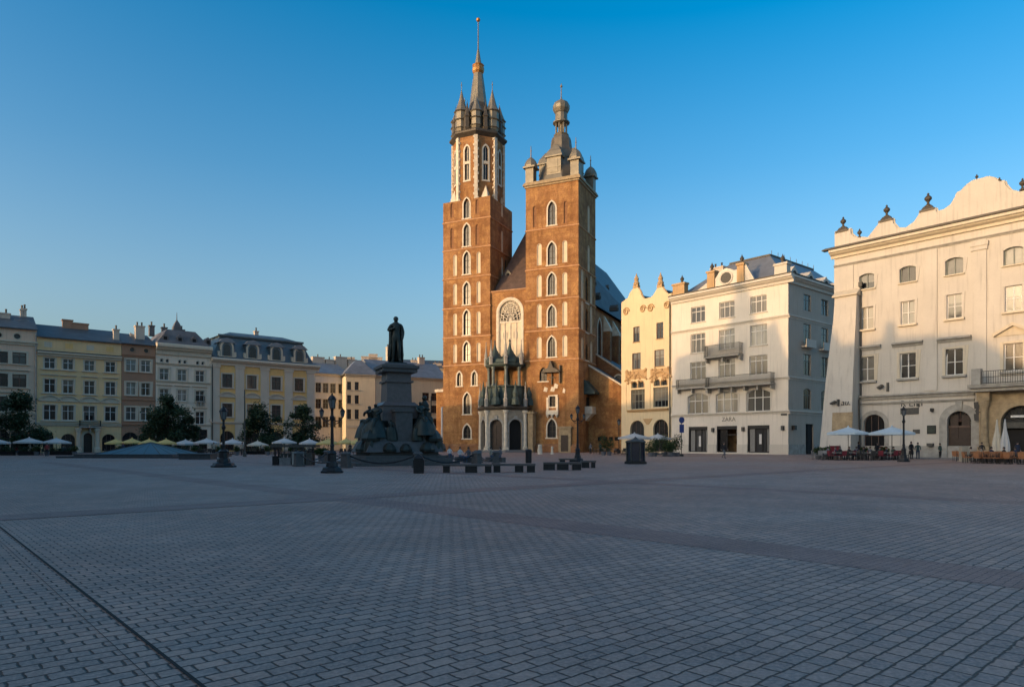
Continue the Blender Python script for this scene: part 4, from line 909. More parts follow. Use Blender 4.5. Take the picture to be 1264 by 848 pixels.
# hipped sheet-metal roof
rt = hz + .4; a, b = xL+.5, -1.0; rh = 5.2
m = MB(); A_, B_, C_, D_ = (a,.9,rt), (b,.9,rt), (b,SL-.5,rt), (a,20.8,rt); E_, F_, G_ = (a+6.5,6.5,rt+rh), (b-5.5,6.5,rt+rh), (b-5.5,SL-6,rt+rh)
m.poly([A_,B_,F_,E_]); m.poly([B_,C_,G_,F_]); m.poly([A_,E_,(a+6.5,19,rt+rh),D_]); m.poly([E_,F_,G_,(a+6.5,19,rt+rh)]); m.poly([C_,D_,(a+6.5,19,rt+rh),G_]); rf = h.part(m, 'roof', M['roofgrey'])
m = MB(); m.box(a+6.5, b-5.5, 6.4, 6.6, rt+rh, rt+rh+.25); m.box(b-5.6, b-5.4, 6.6, SL-6, rt+rh, rt+rh+.25)
for k in range(8): m.box(b-5.53, b-5.47, 7+k*2, 7.06+k*2, rt+rh+.25, rt+rh+.9)
m.build('roof_ridge', M['leaddark'], rf)
for k in range(4):
    y = 5 + k*5.2; m = MB(); m.T = Matrix.Translation((b-.6, y, rt+.3)) @ R90; m.prism([(-1,0),(1,0),(1,1.2),(0,2.0),(-1,1.2)], 0, 3.4); m.mi = 1; m.prism(outline(1.2,1.3,'round'), -.03, 0); m.build('dormer', [M['cornertrim'], M['black']], rf)
chimney(h, zx(318)+1, 4.5, rt, zz(330, 88)+.5, 2.4, 1.2)

# ---------------- cream house with two gables
O2 = ZC.w(xL); GH = Frame(O2, SQ); gl = GH.x(767)
h = House('gabled_house', 'narrow cream house with twin curved gables and stucco garlands', GH, cat='house')
zx = lambda x: GH.x(750+x/2.924); zz = lambda x, y: GH.z(750+x/2.924, 300+y/2.924)
h.window(zx(104), zz(104,357), zx(115)-zx(92), zz(104,302)-zz(104,357), cols=2, trans=(.65,), fm='brownwood', recess=.15, gm='glass', sill=('gabletrim',.1,.12,.12))
h.window(zx(188.5), zz(188,345), zx(201)-zx(176), zz(188,287)-zz(188,345), cols=2, trans=(.65,), fm='brownwood', recess=.15, gm='glass', sill=('gabletrim',.1,.12,.12))
h.window(zx(104), zz(104,455), zx(119)-zx(88), zz(104,397)-zz(104,455), cols=2, trans=(.65,), fm='brownwood', recess=.15, gm='glass', sill=('gabletrim',.1,.12,.12))
h.window(zx(186.5), zz(186,445), zx(204)-zx(169), zz(186,385)-zz(186,445), cols=2, trans=(.65,), fm='brownwood', recess=.15, gm='glass', sill=('gabletrim',.1,.12,.12))
for a, b, y0, y1 in ((84,134,528,599),(165,218,520,591)):
    h.window(zx((a+b)/2), zz((a+b)/2, y1), zx(b)-zx(a), zz((a+b)/2,y0)-zz((a+b)/2,y1), cols=4, trans=(.4,.78), fm='greenwood', recess=.3, gm='glass')
    for q in (.26, .74):
        h.window(zx(a)+(zx(b)-zx(a))*q, zz((a+b)/2, y0)+.25, (zx(b)-zx(a))*.40, zz((a+b)/2, y0-24)-zz((a+b)/2, y0), kind='round', cols=1, trans=(), fm='greenwood', recess=.3, gm='glassdark', trim=.12, trimm='gabletrim', name='arched_light')
for a, b, y in ((82,132,640),(165,219,636)):
    h.window(zx((a+b)/2), .3, zx(b)-zx(a), zz((a+b)/2, y)-.3, kind='round', cols=3, trans=(.5,), fm='brownwood', recess=.35, gm='glassdark', trim=.14, trimm='gabled', name='shop_arch')
ez = zz(52, 218)
h.wall(gl, -.02, 0, ez, [M['gabled'], M['gabled']], 16)
gt = [(53,260),(53,216),(60,208),(72,200),(80,180),(88,170),(95,160),(108,160),(116,172),(124,192),(132,206),(145,216),(156,204),(166,186),(174,172),(180,158),(196,157),(206,172),(218,190),(230,202),(238,210),(238,260)]
G = [GH.pix(750+x/2.924, 300+y/2.924) for x, y in gt]; G[0] = (gl, ez); G[1] = (gl, ez+.1); G[-1] = (-.02, ez); G[-2] = (-.02, max(ez+.1, G[-2][1]))
m = MB()
for p, q in zip(G, G[1:]):
    if abs(p[0]-q[0]) > .01: m.prism([(p[0],ez),(q[0],ez),(q[0],max(q[1],ez+.02)),(p[0],max(p[1],ez+.02))], .003, .6)
gb = h.part(m, 'gable', M['gabled'])
m = MB()
for p, q in zip(G[1:-1], G[2:-1]): m.tube([(p[0],.25,p[1]),(q[0],.25,q[1])], .17, 5)
m.build('gable_coping', M['gabletrim'], gb)
for x_, y_ in ((101,160),(188,158)):
    m = MB(); x, z = zx(x_), zz(x_, y_); m.box(x-.55,x+.55,-.1,.6,z-.1,z+.35); m.lathe([(.5,.35),(.6,.7),(.35,1.1),(.45,1.5),(.2,2.0),(0,2.6)], (x,.25), 8, z=z); m.build('finial', M['gabletrim'], gb)
def scroll(x, z, s, y=-.08):
    m = MB(); m.tube([(x+s*(1-k/26)*math.cos(k*.5), y, z+s*(1-k/26)*math.sin(k*.5)) for k in range(22)], .11*s+.04, 5); m.build('scroll_ornament', M['gabletrim'], gb)
for x_, y_, s in ((67,248,.75),(128,238,.7),(156,235,.75),(215,225,.7)): scroll(zx(x_), zz(x_, y_), s)
rngo = random.Random(11)
for a, b, yt, yb in ((60,146,460,505),(150,236,452,497)):
    m = MB(); c = (a+b)/2; m.box(zx(a)+.3, zx(b)-.3, -.04, 0, zz(c,yb-14), zz(c,yt)); 
    for k in range(26):
        x = zx(a)+.5+rngo.random()*(zx(b)-zx(a)-1); z = zz(c,yb)+rngo.random()*(zz(c,yt)-zz(c,yb)); m.ball((x,-.05,z), .14+.2*rngo.random(), 5)
    P = [(zx(a)+.2+(zx(b)-zx(a)-.4)*k/10, zz(c,yb)+.5+1.1*math.sin(PI*k/10)) for k in range(11)]; m.tube([(x,-.12,z) for x, z in P], .16, 5); h.part(m, 'stucco_garland', M['gabletrim'])
h.ledge(zx(73), zx(220), zz(146, 608), 'gabletrim', .45, .4)
m = MB(); c = zx(145); z = zz(145, 634); m.prism([(c-1,z),(c+1,z),(c+.6,z-.6),(c+.2,z-1),(c-.2,z-1),(c-.6,z-.6)], -.1, 0); h.part(m, 'cartouche', M['gabletrim'])
for x in (zx(64), zx(150), zx(229)):
    m = MB(); m.box(x-.25, x+.25, -.1, 0, zz(146,596), zz(146,505)); h.part(m, 'pilaster', M['gabled'])
m = MB(); m.tube([(-.25,-.15,ez-1),(-.25,-.15,.1)], .11, 6); m.box(-.45,-.05,-.35,-.02,ez-1,ez-.5); h.part(m, 'downpipe', M['irongrey'])
m = MB(); mid = zx(145)
for x0, x1 in ((gl, mid), (mid, -.02)):
    c = (x0+x1)/2; q = ez+1.3; m.poly([(x0,.6,ez),(c,.6,q),(c,16,q),(x0,16,ez)]); m.poly([(c,.6,q),(x1,.6,ez),(x1,16,ez),(c,16,q)]); m.poly([(x0,16,ez),(x1,16,ez),(c,16,q)])
h.part(m, 'roof', M['roofdark'])
# ================================================================ north side of the square (in shade)
NRF = Frame((ray(0)*110, 110.0), (.764, .645))
def nfr(u): return Frame(NRF.w(NRF.x(u)), (.764, .645))
def g4(x, y): return x/4.04, 370 + y/4.04          # zoomed survey sheets
def g5(x, y): return 190 + x/3.853, 370 + y/3.853
PALE = ['glass','glassdark','glassdark','glass','glassdark']
def simple_roof(h, x0, x1, z, rise, depth, mat, over=.5):
    m = MB(); m.poly([(x0,-over,z),(x1,-over,z),(x1,depth*.45,z+rise),(x0,depth*.45,z+rise)]); m.poly([(x0,depth,z),(x0,depth*.45,z+rise),(x1,depth*.45,z+rise),(x1,depth,z)])
    m.poly([(x0,-over,z),(x0,depth*.45,z+rise),(x0,depth,z)]); m.poly([(x1,-over,z),(x1,depth,z),(x1,depth*.45,z+rise)]); m.box(x0, x1, -over, -over+.12, z-.15, z); return h.part(m, 'roof', M[mat])

# --- A: pink and cream house with round attic windows
fr = nfr(45.4); h = House('row_house', 'pinkish cream townhouse with round attic openings', fr, 'townhouses along the shaded north side'); X = lambda x: fr.x(x/4.04); Z = lambda x, y: fr.z(*g4(x, y))
x0 = -14.5; c1 = X(97); c2 = X(4); cs = [c1, c2, c2-(c1-c2), c2-2*(c1-c2)]; cs = [c for c in cs if c > x0+1]
for y0, y1, hd in ((264,320,None),(372,436,('flat',.45,.5)),(484,556,('flat',.45,.5))):
    for i, c in enumerate(cs): h.window(c, Z(97,y1), 1.85, Z(97,y0)-Z(97,y1), cols=2, trans=(.66,), fm='brownwood', gm=PALE[i], trim=.3, trimm='trimcream', sill=('trimcream',.35,.2,.25), hood=hd, hoodm='trimcream')
for c in cs: h.window(c-.3, Z(84,196), .9, .9, 'oval', cols=1, trans=(), gm='glassdark', fm='brownwood', trim=.15, trimm='trimcream', name='round_window')
for c in cs: h.window(c, .3, 2.3, 3.6, 'round', cols=2, trans=(.6,), fm='brownwood', gm='glassdark', name='shop_arch')
ze = Z(180,150); h.wall(x0, 0, 0, ze, [M['pinkcream'], M['trimcream']], 14); h.ledge(x0, .1, Z(180,232), 'trimcream', .7, .5, 'cornice'); h.ledge(x0, 0, Z(97,575), 'trimcream', .4, .3)
simple_roof(h, x0, .1, ze, 3.0, 14, 'roofdark'); chimney(h, X(120), 4, ze+.6, Z(130,92), 1.9, .9, pots=0); chimney(h, X(128), 6, ze+1, Z(128,66)+1.3, .5, .6, pots=1); chimney(h, X(142), 6, ze+1, Z(140,62)+1.3, .5, .6, pots=1); chimney(h, X(20), 4, ze+.6, ze+2.7, 2.2, 1, pots=2)
m = MB(); m.tube([(-.15,-.2,ze-.5),(-.15,-.2,0)], .12, 6); h.part(m, 'downpipe', M['greystone'])

# --- B: yellow house
fr = nfr(45.6); h = House('row_house', 'pale yellow townhouse with curved hoods over its tall windows and a balcony over the door', fr, 'townhouses along the shaded north side')
x1 = fr.x(149.8); cs = [X(u) for u in (248, 340, 446, 551)]
for y0, y1, ww, hd in ((303,355,1.55,None),(405,471,1.6,('flat',.4,.55)),(530,603,1.75,('arch',.65,.75,.75))):
    for i, c in enumerate(cs): h.window(c, Z(446,y1), ww, Z(446,y0)-Z(446,y1), cols=2, trans=(.62,), gm=['glassdark','glass','glass','glassdark'][i], trim=.18, trimm='trimcream', sill=('trimcream',.4,.22,.28), hood=hd, hoodm='trimcream')
for c in (X(340), X(542)): h.window(c, .3, X(373)-X(302), Z(335,668)-.3, 'round', cols=3, trans=(.62,), fm='brownwood', gm='glassdark', name='shop_arch')
h.window(X(240), .3, X(268)-X(214), Z(240,662)-.3, 'round', cols=3, trans=(.62,), fm='brownwood', gm='glassdark', name='shop_arch')
h.hole(X(438), 0, X(460)-X(416), Z(438,664), 'round')
m = MB(); P = outline(X(460)-X(416), Z(438,664), 'round'); m.poly([(x, .3, z) for x, z in P]); m.mi = 1; ring(m, P, .4, -.15, .05); h.part(m, 'door', [M['wood'], M['trimcream']], (X(438), 0, 0))
for x_ in (388, 482):
    m = MB(); m.lathe([(.5,0),(.5,.8),(.36,1.0),(.32,Z(438,640)-.8),(.5,Z(438,640)-.3),(.5,Z(438,640))], (X(x_), -.75), 10); h.part(m, 'column', M['trimcream'])
balcony(h, X(392), X(500), Z(446,632), 1.3, 'iron', 'greystone', 1.0)
zc = Z(185,262); ze = Z(185,182); h.wall(0, x1, 0, ze, [M['yellow'], M['yellow']], 14)
h.ledge(0, x1, zc-.5, 'trimcream', .75, .7, 'cornice'); h.ledge(0, x1, Z(446,606)-.6, 'trimcream', .35, .3); h.ledge(0, x1, Z(440,632), 'trimcream', .3, .25)
m = MB(); m.box(0, x1, -.75, -.1, zc+.26, zc+.36); h.part(m, 'cornice_flashing', M['roofdark'])
for i, u in enumerate((240, 345, 450, 548)):
    m = MB(); c = X(u); m.box(c-1.0, c+1.0, -.05, 0, zc+.8, ze-.5); m.mi = 1; m.box(c-.55, c+.55, -.08, -.053, zc+1.0, ze-.8); h.part(m, 'attic_panel', [M['yellow'], M['mansard'] if i % 2 else M['trimcream']])
simple_roof(h, 0, x1, ze, 2.9, 14, 'roofdark'); chimney(h, X(362), 5.5, ze+1.5, ze+3.9, 1.5, 1, 'brown', pots=0); chimney(h, X(425), 5.5, ze+1.5, ze+3.5, 2.6, 1, 'brown', pots=0); chimney(h, X(587), 1.0, ze-.2, Z(587,160)+.4, .9, .9, pots=1)
# --- C: brown house
fr = nfr(150.2); h = House('row_house', 'narrow brown townhouse two windows wide', fr, 'townhouses along the shaded north side')
x1 = fr.x(191.8)
for y0, y1, wd in ((300,358,1.6),(413,476,1.6),(536,601,1.7)):
    for i, u in enumerate((653, 727)): h.window(X(u), Z(690,y1), wd, Z(690,y0)-Z(690,y1), cols=2, trans=(.6,), gm=['glasspale','glass','glassdark'][i], trim=.28, trimm='trimcream', sill=('trimcream',.3,.2,.22))
for u in (650, 727): h.window(X(u), .3, 2.6, Z(650,660)-.3, 'round', cols=2, trans=(.6,), fm='brownwood', gm='glassdark', name='shop_arch')
for u in (659, 729): h.window(X(u), Z(690,262), .8, .75, 'oval', cols=1, trans=(), gm='glassdark', fm='brownwood', trim=.18, trimm='brown', name='round_window')
ze = Z(690,222); h.wall(0, x1, 0, ze, [M['brown'], M['trimcream']], 14); h.ledge(0, x1, Z(690,285), 'brown', .4, .3); h.ledge(0, x1, Z(690,505), 'brown', .3, .2); h.ledge(0, x1, Z(690,628), 'brown', .3, .25)
simple_roof(h, 0, x1, ze, 2.6, 14, 'roofdark'); chimney(h, X(706)+.4, 3.0, ze, Z(706,140)+.6, 1.5, 1.2, pots=2)
m = MB(); m.prism([(x1-3.2,ze+2.6),(x1-3.2,ze),(x1-.05,ze),(x1-.05,ze+.5),(x1-1.2,ze+1.6)], 4.5, 5.1); h.part(m, 'fire_wall', M['stucco_chimney'])
# --- D: pale cream house
fr = nfr(192.2); h = House('row_house', 'pale cream townhouse with pairs of small attic windows under a wide cornice', fr, 'townhouses along the shaded north side'); Xo = X
X = lambda x: fr.x(190+x/3.853); Z = lambda x, y: fr.z(*g5(x, y)); x1 = fr.x(260.3)
for y0, y1, hd in ((332,386,None),(428,482,('flat',.5,.55)),(530,590,('flat',.5,.55))):
    for i, u in enumerate((49, 134, 219)): h.window(X(u), Z(134,y1), 1.6, Z(134,y0)-Z(134,y1), cols=2, trans=(.62,), gm=['glass','glasspale','glassdark'][i], fm='whitewood', trim=.3, trimm='trimcream', sill=('trimcream',.3,.2,.22), hood=hd, hoodm='trimcream')
for u in (37, 64, 123, 148, 208, 233): h.window(X(u), Z(134,304), .6, Z(134,286)-Z(134,304), 'round', cols=1, trans=(), gm='glassdark', trim=.12, trimm='creamgrey', name='attic_window')
for u in (49, 134, 219): h.window(X(u), .3, 2.7, 4.0, 'rect', cols=2, trans=(.7,), fm='brownwood', gm='glassdark', name='shop_window')
ze = Z(134,252); h.wall(0, x1, 0, ze, [M['creamgrey'], M['creamgrey']], 14)
m = MB(); cornice(m, 0, x1, ze-.6, 2.0, 1.3); h.part(m, 'cornice', M['trimcream']); h.ledge(0, x1, Z(134,315), 'trimcream', .4, .35); h.ledge(0, x1, Z(134,398), 'trimcream', .4, .3); h.ledge(0, x1, Z(134,600), 'trimcream', .4, .3)
balcony(h, X(198), X(240), Z(219,482), .7, 'iron', 'greystone', .9)
ra = h; rz0 = ze+1.4; m = MB(); m.frust(.1, x1-.1, -.3, 13.9, rz0, rz0+3.0, 2.2); rf = h.part(m, 'roof', M['rooflead'])
for k in range(4):
    m = MB(); c = 1.7+k*2.5; m.prism([(-.55,0),(.55,0),(.55,1.0),(0,1.5),(-.55,1.0)], 0, 2.2); m.mi = 1; m.box(-.3,.3,-.03,0,.2,.9); m.build('dormer', [M['rooflead'], M['black']], rf, (c, .3, rz0+.5))
for c, z in ((.6,3.6),(2.8,3.5),(4.9,3.7),(5.9,3.4)): chimney(h, c, 5.5, rz0+2, rz0+z+.2, .9, .8, 'rooflead', pots=1)
m = MB(); m.box(-.7,.7,-.7,.7,0,1.6); m.lathe([(.95,1.6),(.6,2.3),(.1,3.0),(.04,4.4),(0,4.5)], (0,0), 4); h.part(m, 'roof_turret', M['rooflead'], (X(150), 6.0, rz0+2.6))
# --- E: deep yellow house with pilasters and a blue mansard roof
fr = nfr(260.7); h = House('row_house', 'deep yellow townhouse with pale pilasters and blue mansard roof with dormers', fr, 'townhouses along the shaded north side'); x1 = fr.x(388); xo = fr.x(393)
cs = [X(u) for u in (349, 466, 582, 690)]
for y0, y1, ww, hd in ((368,429,1.9,None),(502,562,1.9,('arch',.75,1.35,.75))):
    for i, c in enumerate(cs): h.window(c, Z(582,y1), ww, Z(582,y0)-Z(582,y1), cols=2, trans=(.66,), fm='brownwood', gm=['glassdark','glass','glassdark','glassdark'][i], trim=.28, trimm='pilaster', sill=('pilaster',.35,.22,.25), hood=hd, hoodm='pilaster')
for c in cs: h.window(c, .3, 2.6, 3.8, 'round', cols=2, trans=(.6,), fm='brownwood', gm='glassdark', name='shop_arch')
ze = Z(540,312); h.wall(0, x1, 0, ze, [M['mansard'], M['pilaster']], 16)
zl = Z(540,582)
for u in (290, 408, 527, 640, 745):
    m = MB(); c = X(u); m.box(c-.85, c+.85, -.16, 0, zl+.4, ze-.6); m.box(c-1.05, c+1.05, -.26, 0, zl-.1, zl+.4); m.box(c-1.0, c+1.0, -.28, 0, ze-1.1, ze-.603); h.part(m, 'pilaster', M['pilaster'])
for a_, b_ in zip([0]+[c+1.45 for c in cs], [c-1.45 for c in cs]+[x1]):
    m = MB(); m.box(a_, b_, -.1, .001, 0, zl-.55)
    for z_ in (1.2,2.4,3.6): m.box(a_-.0, b_, -.13, -.1, z_-1.05, z_-.05)
    h.part(m, 'rusticated_pier', M['pilaster'])
h.ledge(0, x1, zl-.55, 'pilaster', .45, .35)
m = MB(); cornice(m, -.1, xo, ze-.6, 1.3, 1.1); m.T = Matrix.Translation((x1, 0, 0)) @ R90; cornice(m, .003, 16, ze-.6, 1.3, 1.0); m.T = None; h.part(m, 'cornice', M['pilaster'])
m = MB(); a, b, c, d = (-.1,-.7), (x1+.6,-.7), (x1+.6,16), (-.1,16); zr = ze+.65; hgt = 4.6; t = 1.7
m.frust(-.1, x1+.7, -.9, 16, zr, zr+.4, .6); m.frust(.3, x1-.4, -.3, 15, zr+.4, zr+hgt, t); m.frust(1.6, x1-1.9, .9, 13.5, zr+hgt+.003, zr+hgt+1.3, 3.2); m.box(1.6, x1-1.9, 1.0, 1.25, zr+hgt-.1, zr+hgt+.3); rf = h.part(m, 'mansard_roof', M['roofblue'])
for u in (345, 467, 580, 690):
    m = MB(); cx = X(u); P = outline(2.6, 3.0, 'seg'); m.prism(P, 0, 3.0); m.mi = 1; m.box(-1.75,-1.3,-.08,.4,0,.9); m.box(1.3,1.75,-.08,.4,0,.9); ring(m, outline(1.9, 2.7, 'round'), .3, -.12, 0); m.box(-1.55,1.55,-.2,.1,-.15,0); m.mi = 2; m.prism(outline(1.3, 2.3, 'round'), -.05, 0); m.mi = 3
    m.prism([(-1.7,2.6),(1.7,2.6),(.9,3.3),(0,3.6),(-.9,3.3)], -.25, 3.0); m.build('dormer', [M['roofblue'], M['trimcream'], M['glassdark'], M['roofgrey']], rf, (cx, -.35, zr+.5))
chimney(h, X(548), 7, zr+hgt, zr+hgt+2.4, .8, .7, pots=1)
m = MB(); m.tube([(.15,-.2,ze-.6),(.15,-.2,0)], .12, 6); h.part(m, 'downpipe', M['irongrey'])

# ================================================================ houses beyond the monument
def back(u0, u1, Y, d, vt, mat, label, cols, rows, roofmat, rise, depth=14, hip=True, name='far_house', side_u=None, fmat='brownwood', trim=None):
    fr = Frame(gy(u0, Y), d); h = House(name, label, fr, 'houses behind the monument'); x1 = fr.x(u1); ze = fr.z(u0, vt)
    for u in cols:
        for v0, v1, ww in rows: h.window(fr.x(u), fr.z(u0, v1), ww, fr.z(u0, v0)-fr.z(u0, v1), cols=2, trans=(.6,), fm=fmat, gm='glassdark', trim=.15 if trim else 0, trimm=trim, sill=('trimcream',.15,.15,.18))
    h.wall(0, x1, 0, ze, [M[mat], M[mat]], depth); m = MB(); cornice(m, -.2, x1+.2, ze-.3, .7, .5); m.T = Matrix.Translation((x1, 0, 0)) @ R90; cornice(m, .0, depth, ze-.3, .7, .5); m.T = None; h.part(m, 'cornice', M['trimcream'])
    m = MB(); z = ze+.4; o = .6
    if hip: t = min(x1, depth)/2-.1; m.frust(-o, x1+o, -o, depth+o, z, z+rise, t)
    else:
        m.poly([(-o,-o,z),(x1+o,-o,z),(x1+o,depth/2,z+rise),(-o,depth/2,z+rise)]); m.poly([(-o,depth+o,z),(x1+o,depth+o,z),(x1+o,depth/2,z+rise),(-o,depth/2,z+rise)]); m.poly([(-o,-o,z),(-o,depth/2,z+rise),(-o,depth+o,z)]); m.poly([(x1+o,-o,z),(x1+o,depth+o,z),(x1+o,depth/2,z+rise)])
    h.part(m, 'roof', M[roofmat]); return h, fr, x1, ze
h, fr, x1, ze = back(386, 428, 168, (.80,.60), 462, 'backgrey', 'grey cream house with ornate front partly hidden by a street lamp', (393,402,411,421), ((472,484,1.4),(492,504,1.4),(514,527,1.5)), 'roofgrey', 3.4, 15, False, trim='trimcream', fmat='greenwood')
for k in range(5): chimney(h, 1.5+k*3.1, 8, ze+1.5, ze+4.3+.7*(k % 2)+k*.25, 2.2+.9*(k % 2), 1.3, pots=1)
h, fr, x1, ze = back(427, 463, 166, (.93,.37), 463.5, 'backcream', 'yellow house with grey hipped roof and slim windows between lamp and monument', (431,440.5,), ((471,481,1.0),(487.5,498,1.0),(505,517,1.0)), 'roofgrey', 3.8, 13)
m = MB(); m.box(0, x1, -.12, .0, fr.z(440,528), fr.z(440,525)); h.part(m, 'string_course', M['trimcream'])
h, fr, x1, ze = back(463, 549, fr.w(x1)[1]+.3, (.66,.42), 465, 'backcream', 'long yellow house with grey roof behind the monument', (477,503,525.5,536.5,545), ((482,492,1.9),(498,508,1.9),(515,528,1.8)), 'roofgrey', 4.6, 13, False)
chimney(h, fr.x(462.5)+9, 9, ze+3, ze+8.2, 2.6, 1.6, pots=3); chimney(h, fr.x(475)+5, 9, ze+2, ze+8.8, 1.3, 1.2, pots=2); chimney(h, fr.x(533), 6, ze+2, ze+6.3, 1.6, 1.2, pots=2)
h, fr, x1, ze = back(424, 480, 205, (.97,.24), 456, 'backgrey', 'taller grey house rising behind the yellow ones with sunlit chimneys', (), (), 'rooflead', 3, 12, False)
for u, v, w in ((432,441,2.4),(447,447,2.0),(455,440,3.6),(461,437,2.2),(468,441,1.8),(426,451,3)): chimney(h, fr.x(u), 1.5, ze-1, fr.z(u, v), w*1.15, 1.6, pots=0)
h, fr, x1, ze = back(497, 549, 200, (.97,.24), 455, 'backgrey', 'grey house with dark roof between the monument and the church tower', (), (), 'roofdark', 3, 12, False)
for u, v, w in ((512,455,1.6),(534,461,1.8),(541,459,2.4)): chimney(h, fr.x(u), 1.5, ze-1, fr.z(u, v)+2.5, w, 1.4, pots=2)
# ================================================================ figures
M['skin'] = plain('skin', (.42,.26,.19), .55, 0, .05); M['hair'] = plain('dark_hair', (.03,.022,.018), .6, 0, .2)
for n_, c_ in (('black',(.02,.02,.022)),('navy',(.03,.04,.07)),('grey',(.13,.13,.14)),('white',(.6,.58,.55)),('green',(.04,.07,.06)),('beige',(.35,.29,.22)),('denim',(.06,.09,.15)),('red',(.25,.05,.05))):
    M['cloth_'+n_] = plain(n_+'_clothing', c_, .9, 0, .12)
def figure_mesh(pose, mats, H=1.74, coat=False):
    """one continuous body; pose: stand, walk or sit; mats: (skin, top, legs, shoes)"""
    k = H/1.74; hip = .92 if pose != 'sit' else .50
    P = [(0,0,hip),(0,.0,hip+.14),(0,.01,hip+.34),(0,.02,hip+.50),(0,.02,hip+.585),(0,-.005,hip+.67),(0,-.02,hip+.76)]
    R = [(.15,.115),(.135,.10),(.165,.115),(.12,.085),(.052,.055),(.078,.092),(.062,.075)]
    E = [(0,1),(1,2),(2,3),(3,4),(4,5),(5,6)]
    def add(p, r, a): P.append(p); R.append(r if isinstance(r, tuple) else (r, r)); E.append((a, len(P)-1)); return len(P)-1
    for s in (-1, 1):
        if pose == 'walk': el, ha, kn, an, to = (s*.27,.05-.1*s,hip+.22), (s*.27,-.08-.22*s,hip+.02), (s*.10,-.10+.16*s,.50), (s*.10,.10+.26*s if s > 0 else -.22,.10 if s < 0 else .15), None
        elif pose == 'sit': el, ha, kn, an, to = (s*.27,-.06,hip+.23), (s*.14,-.30,hip+.14), (s*.12,-.46,hip+.02), (s*.13,-.44,.09), None
        else: el, ha, kn, an, to = (s*.26,.03,hip+.22), (s*.24,-.08,hip-.02), (s*.10,-.01,.50), (s*.11,.03,.09), None
        sh = add((s*.18,.02,hip+.47), .065, 3); e = add(el, .048, sh); h = add(ha, .036, e); add((ha[0],ha[1]-.07,ha[2]-.06), .03, h)
        hp = add((s*.10,-.0 if pose != 'sit' else -.08,hip-.06), .10, 0); kk = add(kn, .068, hp); a = add(an, .045, kk); add((an[0], an[1]-.17, an[2]-.045), .04, a)
    P = [(x*k, y*k, z*k) for x, y, z in P]; R = [(a*k, b*k) for a, b in R]; z1 = (hip+.60)*k; z2 = (hip+.02)*k; zc = (hip-.35)*k if coat else z2
    def mf(c):
        if c.z > z1: return 0
        if pose == 'sit': return 3 if c.z < .14*k else (1 if c.z > (hip+.1)*k and c.y > -.28*k else (0 if c.y < -.28*k and c.z > (hip+.1)*k and abs(c.x) < .2*k else 2))
        if c.z < .13*k: return 3
        if abs(c.x) > .2*k and c.z < (hip+.05)*k: return 0
        return 1 if c.z > zc else 2
    return skin_mesh('person', P, E, R, [M[m] for m in mats], mf, 1)
def person(label, loc, rz, pose, mats, H=1.74, coat=False, group=None, hair='hair', long=False):
    o = link('person', figure_mesh(pose, mats, H, coat), None, loc, rz); tag(o, label, 'person', group)
    k = H/1.74; hip = .92 if pose != 'sit' else .50; m = MB(); m.smooth = True
    m.lathe([(.0,.115),(.05,.105),(.088,.05),(.098,-.02),(.085,-.075 if not long else -.2),(.0,-.08 if not long else -.22)], (0, .025*k), 10, z=(hip+.735)*k); m.build('hair', M[hair], o)
    m = MB()
    for s in (-1, 1): m.ball((s*.03*k, -.098*k, (hip+.70)*k), .011*k, 5)
    m.ball((0, -.112*k, (hip+.675)*k), .016*k, 5); m.build('face_features', M['hair'], o)
    if coat and pose != 'sit':
        m = MB(); m.smooth = True; m.lathe([(.21,0),(.19,.3),(.165,.5)], (0,0), 10, z=(hip-.42)*k, cap=False); m.build('coat_skirt', M[mats[1]], o)
    return o

# ================================================================ monument to a poet
MN = Frame(gy(489, 52.0), (.914, .407)); mz = lambda v, Y=52.0: zat(v, Y)
mon = thing('monument', 'dark granite monument with a bronze standing poet on a square pedestal and seated bronze figures', 'monument', (*MN.O, 0), MN.rz)
m = MB(); hw = 3.8
for k in range(4): d = hw-.42*k; m.box(-d, d, -d, d, .24*k + (.003 if k else 0), .24*(k+1))
m.build('steps', M['granite_mid'], mon)
m = MB(); m.frust(-2.85,2.85,-2.85,2.85,.963,1.75,.35); m.frust(-2.2,2.2,-2.2,2.2,1.753,2.35,.15)
for sx in (-1, 1):
    for sy in (-1, 1): m.frust(sx*1.75-.7, sx*1.75+.7, sy*1.75-.7, sy*1.75+.7, 1.76, 2.75, .18)
m.build('base', M['granite_mid'], mon)
zs0, zs1, zs2, zs3 = mz(512), mz(497), mz(461), mz(450)
m = MB(); m.frust(-1.45,1.45,-1.45,1.45,2.353,zs0,.12); m.box(-1.3,1.3,-1.3,1.3,zs0,zs1-.3); m.frust(-1.42,1.42,-1.42,1.42,zs1-.297,zs1,.3)
m.frust(-.96,.96,-.96,.96,zs1+.003,zs2,.06); m.box(-1.06,1.06,-1.06,1.06,zs2-.75,zs2-.6)
m.build('pedestal', M['granite_shaft'], mon)
m = MB(); m.frust(-1.3,1.3,-1.3,1.3,zs2+.28,zs2+.003,-.0); m.box(-1.12,1.12,-1.12,1.12,zs2,zs2+.2); m.box(-1.42,1.42,-1.42,1.42,zs2+.283,zs2+.5); m.frust(-1.25,1.25,-1.25,1.25,zs2+.503,zs3,.2); m.build('pedestal_cornice', M['granite_mid'], mon)
m = MB(); m.box(-.62,.62,-2.35,-1.0,1.76,3.9); m.box(-.72,.72,-2.45,-1.0,3.9,4.1); m.build('front_block', M['granite_mid'], mon)
